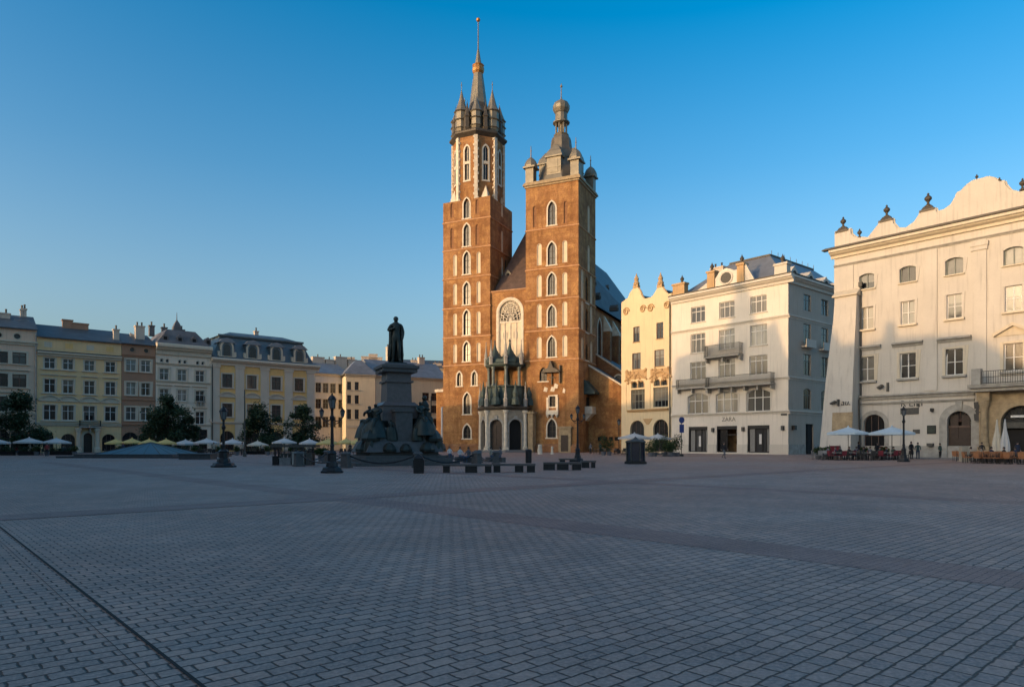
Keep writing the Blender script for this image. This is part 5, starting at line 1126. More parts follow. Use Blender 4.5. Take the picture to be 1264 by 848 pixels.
# the poet: 3.6 m of bronze with a cloak
def poet():
    s = 3.55/1.78; hip = .95
    P = [(0,0,hip),(0,0,hip+.15),(0,.0,hip+.34),(0,.01,hip+.5),(.0,0,hip+.60),(-.01,-.02,hip+.68),(-.01,-.03,hip+.765)]
    R = [(.175,.15),(.15,.12),(.18,.13),(.13,.1),(.062,.062),(.085,.095),(.07,.08)]; E = [(i,i+1) for i in range(6)]
    def add(p, r, a): P.append(p); R.append((r, r)); E.append((a, len(P)-1)); return len(P)-1
    a = add((-.19,.0,hip+.48),.075,3); b = add((-.31,-.02,hip+.27),.06,a); c = add((-.12,-.16,hip+.33),.045,b); add((-.04,-.17,hip+.37),.04,c)
    a = add((.19,.0,hip+.48),.075,3); b = add((.27,.02,hip+.22),.06,a); c = add((.24,-.10,hip-.02),.045,b); add((.22,-.13,hip-.09),.04,c)
    for q, kn, an in ((-1,(-.10,-.03,.5),(-.12,.0,.09)),(1,(.11,-.07,.5),(.14,-.06,.09))):
        h_ = add((q*.10,0,hip-.07),.11,0); k_ = add(kn,.085,h_); n_ = add(an,.062,k_); add((an[0]+q*.02,an[1]-.17,.05),.05,n_)
    me = skin_mesh('statue', [(x*s,y*s,z*s) for x,y,z in P], E, [(x*s,y*s) for x,y in R], [M['bronze']], None, 2); return me
st = link('statue', poet(), mon, (0, 0, zs3+.12), math.radians(-14))
m = MB(); m.frust(-.75,.75,-.6,.6,0,.13,.08); m.build('statue_plinth', M['bronze'], mon, (0,0,zs3))
m = MB(); m.smooth = True; s = 2.0; rg = random.Random(3)
prof = [(.27,.20,.02),(.29,.22,.30),(.27,.2,.62),(.25,.18,.95),(.25,.17,1.2),(.22,.15,1.42),(.10,.10,1.53)]; rings = []
for a_, b_, z in prof:                                   # cloak: an open sheet with folds, falling from the shoulders
    row = []
    for k in range(25):
        t = math.radians(-35 + 250*k/24); f = 1 + .08*math.sin(k*2.1) + .05*math.sin(k*.9 + z*3)
        row.append(m.add((s*a_*f*math.cos(t) - .02, s*b_*f*math.sin(t) + .08, s*z + .02)))
    rings.append(row)
for A_, B_ in zip(rings, rings[1:]):
    for k in range(24): m.face((A_[k], A_[k+1], B_[k+1], B_[k]))
cl = m.build('cloak', M['bronze'], st); cl.modifiers.new('thick', 'SOLIDIFY').thickness = .07
m = MB(); m.smooth = True; m.lathe([(0,.12),(.1,.1),(.19,.0),(.2,-.12),(.12,-.22),(0,-.22)], (-.02,.07), 10, z=1.715*2.0); m.build('hair', M['bronze'], st)
def seated(seed):
    g = random.Random(seed); s = 2.15/1.3; hip = .55; t = g.uniform(-.12,.12)
    P = [(0,0,hip),(t*.3,0,hip+.15),(t*.6,.02,hip+.33),(t,.0,hip+.5),(t,-.02,hip+.59),(t*1.2,-.05,hip+.67),(t*1.2,-.07,hip+.75)]; R = [(.2,.17),(.16,.13),(.18,.13),(.13,.1),(.06,.06),(.085,.095),(.07,.08)]; E = [(i,i+1) for i in range(6)]
    def add(p, r, a): P.append(p); R.append((r, r)); E.append((a, len(P)-1)); return len(P)-1
    for q in (-1, 1):
        sh = add((q*.19+t,.0,hip+.48),.08,3); e = add((q*(.3+g.random()*.1),-.1,hip+.25+g.random()*.2),.065,sh); add((q*.15,-.35,hip+.15+g.random()*.35),.05,e)
        h_ = add((q*.12,-.08,hip-.04),.13,0); k_ = add((q*.17,-.5,hip+.02+g.random()*.1),.11,h_); n_ = add((q*.18,-.42-g.random()*.2,.08),.08,k_); add((q*.2,-.66,.03),.06,n_)
    return skin_mesh('seated_figure', [(x*s,y*s,z*s) for x,y,z in P], E, [(x*s,y*s) for x,y in R], [M['bronze']], None, 1)
for k, (x, y, rz, z) in enumerate(((-1.75,-1.45,-50,2.35),(1.45,-1.75,22,2.55),(1.75,1.4,120,2.35),(-1.5,1.75,210,2.35))):
    o = link('seated_figure', seated(k+3), mon, (x, y, z), math.radians(rz))
    m = MB(); m.smooth = True; gg = random.Random(k)
    rings = []
    for r, zz in ((.98,-.35),(.82,.3),(.6,.75),(.42,1.0)): rings.append([m.add((r*(1+.12*math.sin(j*2.3+k)+.08*gg.random())*math.cos(2*PI*j/18), -.35+r*.95*(1+.1*math.sin(j*1.7))*math.sin(2*PI*j/18), zz)) for j in range(18)])
    for A_, B_ in zip(rings, rings[1:]):
        for j in range(18): m.face((A_[j], A_[(j+1)%18], B_[(j+1)%18], B_[j]))
    m.face(rings[-1]); m.build('drapery', M['bronze'], o)
    m = MB(); m.frust(-.65,.65,-.45,.6,-.4,.9,.1); m.build('figure_seat', M['bronze'], o)
m = MB(); m.tube([(2.35,-1.3,2.3),(2.4,-1.2,5.2)], [.05,.03], 6); m.ball((1.95,-.95,5.05), .2, 6); m.lathe([(.3,-1.4),(.34,-.5),(.32,.2),(.36,.6),(.14,.95),(.0,1.0)], (1.95,-.95), 10, z=3.9); m.tube([(1.65,-1.0,4.5),(1.4,-1.2,4.1),(1.6,-1.45,3.9)], [.11,.09,.07], 6); m.build('bronze_child', M['bronze'], mon)
def standing_bronze(x, y, z, hh, rz, seed):
    g = random.Random(seed); o = link('bronze_figure', figure_mesh('stand' if seed % 2 else 'walk', ['bronze']*4, hh), mon, (x, y, z), rz); m = MB(); m.smooth = True; rings = []
    for r, zz in ((.30,.02),(.27,.35),(.2,.62)): rings.append([m.add((hh*r*(1+.14*math.sin(j*2.1+seed))*math.cos(2*PI*j/18), hh*r*.8*(1+.1*math.sin(j*1.3))*math.sin(2*PI*j/18), hh*zz)) for j in range(18)])
    for A_, B_ in zip(rings, rings[1:]):
        for j in range(18): m.face((A_[j], A_[(j+1)%18], B_[(j+1)%18], B_[j]))
    m.build('drapery', M['bronze'], o)
for q in ((-2.05,-.7,1.78,1.75,-.9,3),(-.95,-2.2,1.78,1.6,-.2,4),(2.35,-.6,1.78,1.9,1.2,5),(.95,-2.35,1.78,1.5,.3,6),(-2.5,-2.3,1.0,1.5,-.6,7),(2.6,-2.4,1.0,1.4,.5,8),(2.1,-1.0,3.0,1.6,.6,9)): standing_bronze(*q)
for x, y, s_ in ((-2.7,-1.2,.6),(-1.2,-2.7,.5),(2.8,-1.5,.65),(1.6,-2.8,.55),(.0,-2.75,.45),(-2.3,-2.0,.7),(2.2,-2.2,.7)):
    m = MB(); g = random.Random(int(x*10)); m.smooth = False; pts = []
    m.lathe([(s_,0),(s_*1.05,.3*s_),(s_*.8,.8*s_),(s_*.45,1.2*s_),(.0,1.35*s_)], (x, y), 7, z=1.0 if abs(x) > 2.4 or abs(y) > 2.4 else 1.75); m.build('bronze_trophy', M['bronze'], mon)
# granite bollards with sagging chains round the monument
BR = 7.6; bol = None; cpts = []
NB = 10
for k in range(NB):
    a = 2*PI*k/NB + .25; x, y = MN.w(BR*math.cos(a), BR*math.sin(a)); cpts.append((x, y))
    m = MB(); m.box(-.34,.34,-.34,.34,0,.12); m.frust(-.26,.26,-.26,.26,.12,.9,.03); m.frust(-.3,.3,-.3,.3,.903,1.04,.12)
    for q in (-1, 1): m.box(q*.25-.05, q*.25+.05, -.05, .05, .72, .82)
    o = link('bollard', bol or m.mesh('bollard', M['granite_mid']), None, (x, y, 0), MN.rz+a); bol = o.data
    tag(o, 'square granite bollard carrying the chains round the monument', 'bollard', 'granite bollards round the monument')
for k in range(NB):
    p, q = cpts[k], cpts[(k+1) % NB]; l = math.hypot(q[0]-p[0], q[1]-p[1]); ux, uy = (q[0]-p[0])/l, (q[1]-p[1])/l; m = MB()
    m.tube([(p[0]+ux*(.28+(l-.56)*t/14), p[1]+uy*(.28+(l-.56)*t/14), .77-.48*(1-(2*t/14-1)**2)) for t in range(15)], .05, 5)
    o = m.build('chain', M['iron']); tag(o, 'heavy iron chain sagging between two granite bollards', 'chain', 'chains round the monument')

# ================================================================ street lamps
M['lampglass'] = plain('lamp_glass', (.16,.17,.17), .15, 0, .1)
def lantern(mb_i, mb_g, c, s):
    x, y, z = c
    mb_i.lathe([(.05*s,0),(.1*s,.03*s),(.05*s,.08*s)], (x,y), 6, z=z); mb_g.lathe([(.11*s,.08*s),(.2*s,.5*s)], (x,y), 6, z=z)
    mb_i.lathe([(.235*s,.5*s),(.24*s,.53*s),(.15*s,.68*s),(.06*s,.74*s),(.05*s,.8*s),(.0,.9*s)], (x,y), 6, z=z)
    for k in range(6): a = PI/6+k*PI/3; mb_i.tube([(x+.115*s*math.cos(a),y+.115*s*math.sin(a),z+.07*s),(x+.205*s*math.cos(a),y+.205*s*math.sin(a),z+.5*s)], .012*s, 4)
def street_lamp(label, loc, hgt, arms, rz=0, s=1.0, foot=1.0):
    t = thing('street_lamp', label, 'street lamp', (*loc, 0), rz, 'iron street lamps on the square')
    m = MB(); f = foot; m.lathe([(.62*f,0),(.62*f,.1),(.55*f,.14),(.50*f,.28),(.34*f,.34),(.3*f,.55),(.24*f,.62),(.22*f,1.0),(.27*f,1.05),(.16*f,1.2)], (0,0), 8); m.build('base', M['iron'], t)
    top = hgt - .95*s; m = MB(); m.lathe([(.11,1.2),(.10,1.4),(.13,1.45),(.09,1.55),(.075,top-.6),(.12,top-.55),(.14,top-.4),(.08,top-.3),(.07,top-.02),(.12,top)], (0,0), 10); m.build('post', M['iron'], t)
    def lan(c, sc_): 
        a, g_ = MB(), MB(); lantern(a, g_, c, sc_); o = a.build('lantern', M['iron'], t); g_.build('lantern_glass', M['lampglass'], o)
    lan((0,0,top), s*1.05)
    if arms:
        for q in (-1, 1):
            m = MB(); m.tube([(0,0,top-.45),(q*.22,0,top-.62),(q*.45,0,top-.55),(q*.55,0,top-.42)], .035, 6); m.tube([(q*.1,0,top-.8),(q*.3,0,top-.72),(q*.42,0,top-.58)], .022, 5); m.build('arm', M['iron'], t); lan((q*.55,0,top-.42), s*.62)
    return t
street_lamp('black iron lamp with two side lanterns closest to the monument steps', gp(410, 583.5), 4.35, True, .15, 1.0)
street_lamp('single lantern lamp with broad stepped foot standing apart before the yellow mansard house', gp(276, 576.5), 4.2, False, 0, 1.15, 1.3)
street_lamp('tall black lamp with small side arms behind the low benches before the church', gp(713, 570), 5.0, True, .1, .9, .9)
street_lamp('slim dark lamp with one lantern beside the pale blue parasols', gp(1115.5, 570), 4.9, False, 0, 1.0, .8)
t = thing('street_lamp', 'lamp on short post against the church aisle by the cream house', 'street lamp', (*gp(764, 559.5), 0), 0, 'iron street lamps on the square')
m = MB(); m.lathe([(.3,0),(.25,.5),(.09,.7),(.07,4.6)], (0,0), 8); m.build('post', M['iron'], t); a, g_ = MB(), MB(); lantern(a, g_, (0,0,4.6), 1.5); o = a.build('lantern', M['iron'], t); g_.build('lantern_glass', M['lampglass'], o)
m = MB(); x, y = gy(302, 84); m.lathe([(.09,0),(.07,8.2),(.0,8.3)], (x, y), 8); m.lathe([(.22,0),(.2,.5),(.1,.6)], (x,y), 8); o = m.build('flagpole', M['irongrey']); tag(o, 'thin bare grey pole before the yellow mansard house', 'pole')

# ================================================================ trees
def leaf_mat(name, a, b):
    t = NT(name); v = t.map(); n = t.noise(v, 1.1, 4, .6); c = t.mix(t.ramp(n, [(.3, 0), (.7, 1)]), a, b); c = t.mix(t.ramp(t.noise(v, 6, 3, .7), [(.45, 0), (.7, .7)]), c, sc(b, 1.5)); t.out(c, .55, 0, .3)
    tr = t.N.new('ShaderNodeBsdfTranslucent'); t.L.new(c, tr.inputs[0]); ms = t.N.new('ShaderNodeMixShader'); ms.inputs[0].default_value = .25
    t.L.new(t.b.outputs[0], ms.inputs[1]); t.L.new(tr.outputs[0], ms.inputs[2]); t.L.new(ms.outputs[0], t.N['Material Output'].inputs[0]); return t.m
M['leaf'] = leaf_mat('tree_foliage', (.022,.045,.028), (.05,.085,.04)); M['leaf2'] = leaf_mat('plant_foliage', (.03,.06,.02), (.07,.11,.04)); M['bark'] = plain('bark', (.07,.055,.045), .9, 0, .3, 6, .5)
def tree(label, u, Y, v0, v1, wpx, seed, n=5200, tiers=4):
    g = random.Random(seed); x, y = gy(u, Y); zt_, zb_ = zat(v0, Y), zat(v1, Y); R = wpx/2*Y/FPX; t = thing('tree', label, 'tree', (x, y, 0), g.uniform(0, 6), 'trees before the shaded houses')
    m = MB(); m.tube([(0,0,0),(.05,0,zb_*.8),(-.05,.05,(zb_+zt_)/2),(0,0,zt_*.93)], [.2,.16,.1,.03], 8)
    cl = []
    for k in range(30):
        f = g.random()**1.15; z = zb_+.2+(zt_-zb_-.3)*f; prof = (1-f)**.55*(.72+.28*math.sin(f*tiers*2*PI+seed)); a = g.uniform(0, 2*PI); rr = R*1.16*prof*g.uniform(.3, 1.0)
        c = Vector((rr*math.cos(a), rr*math.sin(a), z)); cl.append((c, R*(.2+.22*g.random())*(1-.35*f)))
        z0 = max(zb_*.75, z-rr*.5); m.tube([(0,0,z0),(c.x*.5,c.y*.5,(z0+z)/2+.1),(c.x,c.y,z)], [.07,.045,.015], 5)
    m.build('trunk', M['bark'], t)
    m = MB()
    for k in range(n):
        c, r = g.choice(cl); d = Vector((g.gauss(0,1), g.gauss(0,1), g.gauss(0,.55))).normalized()*r*g.random()**.4*(1.5 if g.random() < .1 else 1); p = c + d
        s = g.uniform(.11,.24); ax = Vector((g.gauss(0,1), g.gauss(0,1), g.gauss(0,.6))).normalized(); up = Vector((g.gauss(0,.5), g.gauss(0,.5), 1)); b = ax.cross(up).normalized()
        m.poly([p-ax*s, p+b*s*.6, p+ax*s, p-b*s*.6])
    m.build('crown', M['leaf'], t); return t
tree('dark layered tree in front of the pinkish house', 24, 99, 488, 547, 74, 3, 10500)
tree('largest dark tree with wide dense crown before the pale cream house', 208, 108, 490, 548, 80, 8, 12500, 3)
tree('low bushy side tree joined to the largest tree', 233, 112, 514, 549, 44, 12, 5000, 2)
tree('rounded dark tree before the windows of the yellow mansard house', 318, 116, 501, 547, 68, 21, 9500, 3)
tree('small layered tree by the corner of the yellow mansard house', 374, 118, 504, 547, 60, 32, 8500, 4)
def plant(label, loc, hgt, r, seed, pot=True, n=420, group='potted plants'):
    g = random.Random(seed); t = thing('potted_plant', label, 'plant', (*loc, 0), 0, group); m = MB()
    m.lathe([(.26,0),(.34,.5),(.36,.52),(.3,.5)], (0,0), 10); m.build('pot', M['cloth_grey'], t); m = MB()
    for k in range(n):
        d = Vector((g.gauss(0,1), g.gauss(0,1), g.gauss(0,1))).normalized()*g.random()**.4; p = Vector((d.x*r, d.y*r, .5+(hgt-.5)*(.5+.5*d.z))); s = g.uniform(.06,.13); ax = Vector((g.gauss(0,1), g.gauss(0,1), g.gauss(0,.7))).normalized(); b = ax.cross(Vector((.1,.2,1))).normalized()
        m.poly([p-ax*s, p+b*s*.6, p+ax*s, p-b*s*.6])
    m.build('foliage', M['leaf2'], t); return t

# ================================================================ parasols, tables, chairs
def parasol_parts(w, hgt, mat, rise=.62, val=.22):
    c = MB(); n = 8; A = [(w*.5*math.cos(PI/8+2*PI*k/n), w*.5*math.sin(PI/8+2*PI*k/n)) for k in range(n)]
    def zc(f): return hgt - rise*f**.9
    prev = None
    for f in (.04,.35,.7,1.0):
        row = [c.add((x*f, y*f, zc(f) - (.06*f if False else 0))) for x, y in A]
        if prev:
            for k in range(n): c.face((prev[k], prev[(k+1)%n], row[(k+1)%n], row[k]))
        else: c.face(row)
        prev = row
    low = []
    for k in range(n): low.append(c.add((A[k][0]*1.005, A[k][1]*1.005, zc(1)-val)))
    for k in range(n): c.face((prev[k], prev[(k+1)%n], low[(k+1)%n], low[k]))
    c.lathe([(.12,-.02),(.05,.1),(.0,.16)], (0,0), 8, z=hgt)
    p = MB(); p.tube([(0,0,0),(0,0,hgt-.02)], .035, 8)
    for x, y in A: p.tube([(0,0,hgt-.12),(x*.98,y*.98,zc(1)-.03)], .013, 4)
    p.lathe([(.06,0),(.06,.08)], (0,0), 8, z=hgt-.5)
    b = MB(); b.frust(-.42,.42,-.42,.42,0,.12,.05); b.lathe([(.07,.12),(.06,.4)], (0,0), 8)
    me = c.mesh('canopy', M[mat]); return (me, p.mesh('pole', M['irongrey']), b.mesh('base', M['granite_dark']))
PC = {}
def parasol(label, loc, w, hgt, mat, group, rz=0.0):
    key = (r2(w), r2(hgt), mat); PC.setdefault(key, None)
    if PC[key] is None: PC[key] = parasol_parts(w, hgt, mat)
    t = thing('parasol', label, 'parasol', (*loc, 0), rz, group)
    for n_, me in zip(('canopy', 'pole', 'base'), PC[key]): link(n_, me, t)
    return t
def chair_parts(wood, cush):
    m = MB()
    for x in (-.2,.2):
        m.tube([(x,-.2,0),(x,-.2,.44)], .018, 5); m.tube([(x,.2,0),(x,.21,.44),(x*1.02,.27,.9)], .018, 5); m.tube([(x,-.2,.62),(x,.22,.62)], .016, 5); m.tube([(x,-.2,.44),(x,-.2,.62)], .016, 5)
    a = m.mesh('chair_frame', M[wood]); m = MB(); m.box(-.22,.22,-.22,.22,.42,.49); s = m.mesh('seat', M[cush]); m = MB()
    m.T = Matrix.Translation((0,.22,.52)) @ Matrix.Rotation(-.14,4,'X'); m.box(-.21,.21,0,.04,0,.40); b = m.mesh('backrest', M[cush]); return a, s, b
def table_parts(top, r=.42):
    m = MB(); m.lathe([(r,0),(r+.02,.015),(r,.03)], (0,0), 14, z=.71); a = m.mesh('tabletop', M[top]); m = MB(); m.lathe([(.25,0),(.24,.03),(.035,.06),(.03,.71)], (0,0), 8); return a, m.mesh('leg', M['iron'])
M['wicker'] = plain('orange_wicker', (.36,.15,.06), .7, 0, .3, 9, .4); M['wickerdark'] = plain('dark_wicker', (.04,.035,.03), .7, 0, .3, 9, .4); M['cushionred'] = plain('dark_red_cushion', (.16,.02,.03), .9, 0, .2); M['cushionpale'] = plain('grey_cushion', (.2,.2,.2), .9, 0, .2)
CHAIRS = {'dark': chair_parts('iron', 'wickerdark'), 'red': chair_parts('iron', 'cushionred'), 'grey': chair_parts('irongrey', 'cushionpale'), 'orange': chair_parts('wickerdark', 'wicker')}
TABLES = {'dark': table_parts('wood'), 'pale': table_parts('canvascream')}
def chair(kind, loc, rz, label, group):
    t = thing('chair', label, 'chair', (*loc, 0), rz, group)
    for n_, me in zip(('chair_frame', 'seat', 'backrest'), CHAIRS[kind]): link(n_, me, t)
def table(kind, loc, label, group):
    t = thing('table', label, 'table', (*loc, 0), 0, group)
    for n_, me in zip(('tabletop', 'leg'), TABLES[kind]): link(n_, me, t)
rs = random.Random(41)
def setting(loc, kind, tk, lc, lt, gc, gt, n=4, r=.72):
    table(tk, loc, lt, gt); a0 = rs.uniform(0, 6)
    for k in range(n):
        a = a0 + 2*PI*k/n + rs.uniform(-.2,.2); rr = r+rs.uniform(-.05,.18); chair(kind, (loc[0]+rr*math.cos(a), loc[1]+rr*math.sin(a)), a-PI/2+rs.uniform(-.3,.3), lc, gc)
# --- left rows along the shaded houses
LW = [(-6,95,541.5),(36,97,541),(69.5,99,541.5)]
wl = ['white parasol half cut by the picture edge under the dark layered tree','white parasol between two others before the pinkish house','white parasol before the shop arch of the pale yellow house']
for i, (u, Y, v) in enumerate(LW):
    parasol(wl[i], gy(u, Y), 33*Y/FPX, zat(v-1, Y), 'canvaswhite', 'white parasols on the shaded side', .2*i)
yl = ['yellow parasol first beside the pyramid skylight','yellow parasol before the brown house','yellow parasol behind the pyramid skylight tip','yellow parasol partly under the largest tree']
for i, u in enumerate((143,163,184,205)): parasol(yl[i], gy(u, 101), 2.95, zat(541.5-(.8 if i == 1 else 0), 101), 'canvasyellow', 'yellow parasols on the shaded side', .1*i)
xl = ['grey white parasol right of the yellow ones by the side tree','white parasol by the drainpipe of the mansard house','white parasol behind the single lantern lamp','white parasol behind the thin bare pole','white parasol above the flower stall','white parasol between flower stall and small layered tree']
xl[0] = 'grey white parasol next to the yellow ones by the side tree'
for i, (u, Y, ww, v) in enumerate(((229,104,30,542.5),(255,103,30,541),(287,102,29,541.5),(318,108,27,544),(351,100,30,540.5),(382,101,25,541.5))): parasol(xl[i], gy(u, Y), ww*Y/FPX, zat(v, Y), 'canvaswhite' if i != 3 else 'canvascream', 'white parasols on the shaded side', .13*i)
for i, u in enumerate((405,427,440)): parasol(['yellow parasol behind the lamp with side lanterns','yellow parasol next to the monument base','small yellow parasol half hidden by the monument'][i], gy(u, 96), 2.6 if i else 3.4, zat(541.5-(.8*i if i < 2 else 0), 96), 'canvasyellow', 'yellow parasols by the monument', .2)
for u in (-6, 14, 36, 52, 70, 84, 140, 158, 176, 196, 228, 246, 260, 285, 300, 318, 338, 352, 368, 384, 420, 436):
    Y = 97 + rs.uniform(0, 6) if u < 400 else 95; w_ = u < 130
    setting(gy(u, Y), 'dark', 'dark', 'dark cafe chair in the shaded terraces by the north houses', 'small round cafe table in the shaded terraces', 'chairs on the shaded terraces', 'tables on the shaded terraces', 4)
for k, u in enumerate((8, 45, 58, 92, 148, 190, 214, 240, 268, 292, 330, 360)): plant('leafy potted plant edging the shaded terraces', gy(u, 94+rs.uniform(-1, 1)), 1.3, .5, k)
m = MB(); x0, x1 = gy(-10, 106)[0], gy(130, 106)[0]
# --- terrace by the gabled house
for i, (u, Y, ww, v) in enumerate(((783,95,40,534.5),(812,99,34,535.5))): parasol(['white parasol behind the dark advertising pillar','white parasol before the arches of the gabled house'][i], gy(u, Y), ww*Y/FPX, zat(v, Y), 'canvaswhite', 'white parasols by the gabled house', .2)
for u, Y in ((748,104),(758,101),(768,103),(775,100),(802,102),(812,101),(822,103),(740,106)): setting(gy(u, Y), 'dark', 'pale', 'dark cafe chair on the terrace between church and gabled house', 'pale round cafe table between church and gabled house', 'chairs by the gabled house', 'tables by the gabled house', 3)
for k, (u, v) in enumerate(((803,563.5),(808,563.2),(820,563),(828,563.5),(832,563.2),(836,563.2),(824,562.6),(752,562),(745,562))): plant('dark leafy tub plant edging the terrace by the gabled house', gp(u, v), 1.9 + .5*(k % 3), .75, 50+k, n=600)
# --- terrace before the palace
for i, (u, Y, ww, v, ht) in enumerate(((1047,71,50,526.8,0),(1101,68,54,526.5,0))): parasol(['pale blue parasol before the sloping buttress','pale blue parasol before the arched shopfront and sign board'][i], gy(u, Y), ww*Y/FPX, zat(v, Y), 'canvasblue', 'pale blue parasols by the palace', .25)
for i, (u, v) in enumerate(((1016,567.5),(1025,567),(1034,568),(1043,567.5),(1052,568),(1061,567.4),(1070,568),(1079,567.4),(1088,568),(1097,567.5),(1106,567.4))):
    setting(gp(u, v), ('red' if i in (2,3,8,9) else 'grey' if i in (0,5) else 'dark'), 'pale', ['dark cafe chair under the pale blue parasols','cafe chair with dark red cushions under the pale blue parasols','grey cafe chair under the pale blue parasols'][1 if i in (2,3,8,9) else 2 if i in (0,5) else 0], 'pale cafe table under the blue parasols', 'chairs under the blue parasols', 'tables under the blue parasols', 4)
for k, (u, v) in enumerate(((1010,566.5),(1020,567),(1066,566.2),(1092,566.2))): plant('green potted plant on the palace terrace', gp(u, v), 1.3, .5, 90+k)
def screen(u0, u1, v, hh, mat, label):
    a, b = gp(u0, v), gp(u1, v); l = math.hypot(b[0]-a[0], b[1]-a[1]); t = thing('terrace_screen', label, 'screen', (*a, 0), math.atan2(b[1]-a[1], b[0]-a[0]), 'terrace screens'); m = MB(); m.box(.06, l-.06, -.02, .02, .18, hh); m.build('fabric', M[mat], t)
    for x in (0, l): m = MB(); m.box(x-.03, x+.03, -.03, .03, 0, hh+.08); m.box(x-.2, x+.2, -.2, .2, 0, .04); m.build('post', M['iron'], t)
screen(1024, 1037, 564.6, 1.35, 'cushionred', 'dark red fabric screen by the foot of the buttress'); screen(1081, 1103, 564.8, 1.3, 'cushionred', 'dark red fabric screen beneath the sign board')
for i, (u, v) in enumerate(((1191,569),(1199,569.8),(1207,569),(1214,570.4),(1221,569.4),(1228,570.6),(1235,569.5),(1242,571),(1249,570),(1256,571.2),(1263,570.2),(1204,571.3),(1218,572),(1232,572.3),(1246,572.6),(1260,573))):
    setting(gp(u, v), 'orange', 'dark', 'orange wicker chair on the terrace by the stone portal', 'dark round table among the orange wicker chairs', 'orange chairs by the stone portal', 'tables by the stone portal', 4, .68)
m = MB(); a = gp(1189, 570); m.box(a[0]-.25, a[0]+.35, a[1]-.2, a[1]+.2, 0, 1.35); m.box(a[0]-.35, a[0]+.45, a[1]-.3, a[1]+.3, 0, .08); o = m.build('menu_stand', M['sandstone_pale']); tag(o, 'pale menu stand at the end of the orange wicker terrace', 'menu stand')
def closed_parasol(label, u, v, hh, mat):
    t = thing('closed_parasol', label, 'parasol', (*gp(u, v), 0), 0, 'closed parasols by the portal'); m = MB(); n = 16; prev = None
    for r, z in ((.30,.75),(.36,1.0),(.33,1.6),(.24,2.2),(.13,2.8),(.04,hh-.05)):
        row = [m.add((r*(1+.16*math.cos(k*PI))*math.cos(2*PI*k/n), r*(1+.16*math.cos(k*PI))*math.sin(2*PI*k/n), z)) for k in range(n)]
        if prev:
            for k in range(n): m.face((prev[k], prev[(k+1)%n], row[(k+1)%n], row[k]))
        prev = row
    m.build('canopy', M[mat], t); m = MB(); m.tube([(0,0,0),(0,0,hh)], .035, 6); m.build('pole', M['irongrey'], t); m = MB(); m.frust(-.4,.4,-.4,.4,0,.12,.05); m.build('base', M['granite_dark'], t)
closed_parasol('slim closed cream parasol before the portal column', 1230.5, 568.5, 3.9, 'canvascream'); closed_parasol('wider closed white parasol at the mouth of the portal arch', 1240.5, 568.7, 3.9, 'canvaswhite')

# ================================================================ benches, bins, kiosks and signs
def bench(label, u0, u1, v, legs):
    a, b = gp(u0, v), gp(u1, v); l = math.hypot(b[0]-a[0], b[1]-a[1]); t = thing('bench', label, 'bench', (*a, 0), math.atan2(b[1]-a[1], b[0]-a[0]), 'low stone benches before the church')
    m = MB(); m.box(0, l, -.0, .62, .36, .47); m.build('seat', M['granite_mid'], t)
    for f, w_ in legs: m = MB(); m.box(l*f, l*f+l*w_, .06, .56, 0, .357); m.build('leg', M['iron'], t)
bench('long low stone bench on three dark blocks, first from the litter bin', 546, 607, 583.5, ((.01,.13),(.46,.24),(.86,.13)))
bench('low stone bench on dark blocks ending beneath the church porch', 608, 661, 583.0, ((.02,.16),(.52,.2),(.8,.19)))
bench('low stone bench on dark blocks before the tall lamp', 671, 718, 580.2, ((.0,.3),(.36,.3),(.76,.23)))
bench('short dark stone bench beyond the tall lamp', 717.5, 736, 577.5, ((.05,.5),(.7,.25)))
bench('dark stone bench lying behind the others near the tall lamp', 690, 712, 573.5, ((.05,.3),(.6,.3)))
t = thing('litter_bin', 'dark square litter bin with domed lid before the monument', 'bin', (*gp(517, 584), 0), .1); m = MB(); m.frust(-.27,.27,-.27,.27,0,.72,-.03); m.build('body', M['iron'], t); m = MB(); m.lathe([(.33,.72),(.34,.78),(.26,.9),(.1,.98),(.06,1.02),(0,1.04)], (0,0), 4, rot=PI/4); m.build('lid', M['iron'], t)
t = thing('litter_bin', 'slim dark litter bin by the porch steps between the benches and the church', 'bin', (*gp(652.5, 571.5), 0), 0); m = MB(); m.lathe([(.24,0),(.26,.1),(.26,.95),(.3,1.0),(.2,1.12),(0,1.15)], (0,0), 12); m.build('body', M['iron'], t)
x, y = gp(784.5, 572.5); t = thing('advertising_pillar', 'dark glazed advertising pillar standing before the white parasols', 'pillar', (x, y, 0), .35); t.scale = (.9, .9, .96); m = MB(); m.lathe([(.95,0),(.95,.18),(.86,.2),(.86,.24)], (0,0), 6); m.build('base', M['iron'], t); m = MB()
m.lathe([(.72,.24),(.72,1.72)], (0,0), 6); m.build('panel', M['navyglass'], t); m = MB()
for k in range(6): a = PI/6+k*PI/3; m.tube([(.76*math.cos(a),.76*math.sin(a),.2),(.76*math.cos(a),.76*math.sin(a),1.8)], .06, 6)
m.build('frame', M['irongrey'], t); m = MB(); m.lathe([(.85,1.72),(.9,1.8),(.7,1.92),(.3,2.0),(.1,2.15),(0,2.25)], (0,0), 6); m.build('roof', M['irongrey'], t)
t = thing('sign_post', 'tall grey post with blue road signs beside the white corner house', 'road sign', (*gp(841, 563), 0), .4); m = MB(); m.tube([(0,0,0),(0,0,5.0)], .05, 8); m.lathe([(.3,0),(.3,.25),(.1,.3)], (0,0), 8); m.build('post', M['irongrey'], t)
m = MB(); m.lathe([(.42,-.02),(.42,.02)], (0,0), 16); o = m.build('sign', M['signblue'], t, (0,-.08,4.6)); o.rotation_euler = (PI/2,0,0); m = MB(); m.box(-.34,.34,-.1,-.06,3.0,4.05); m.build('sign', M['signblue'], t)
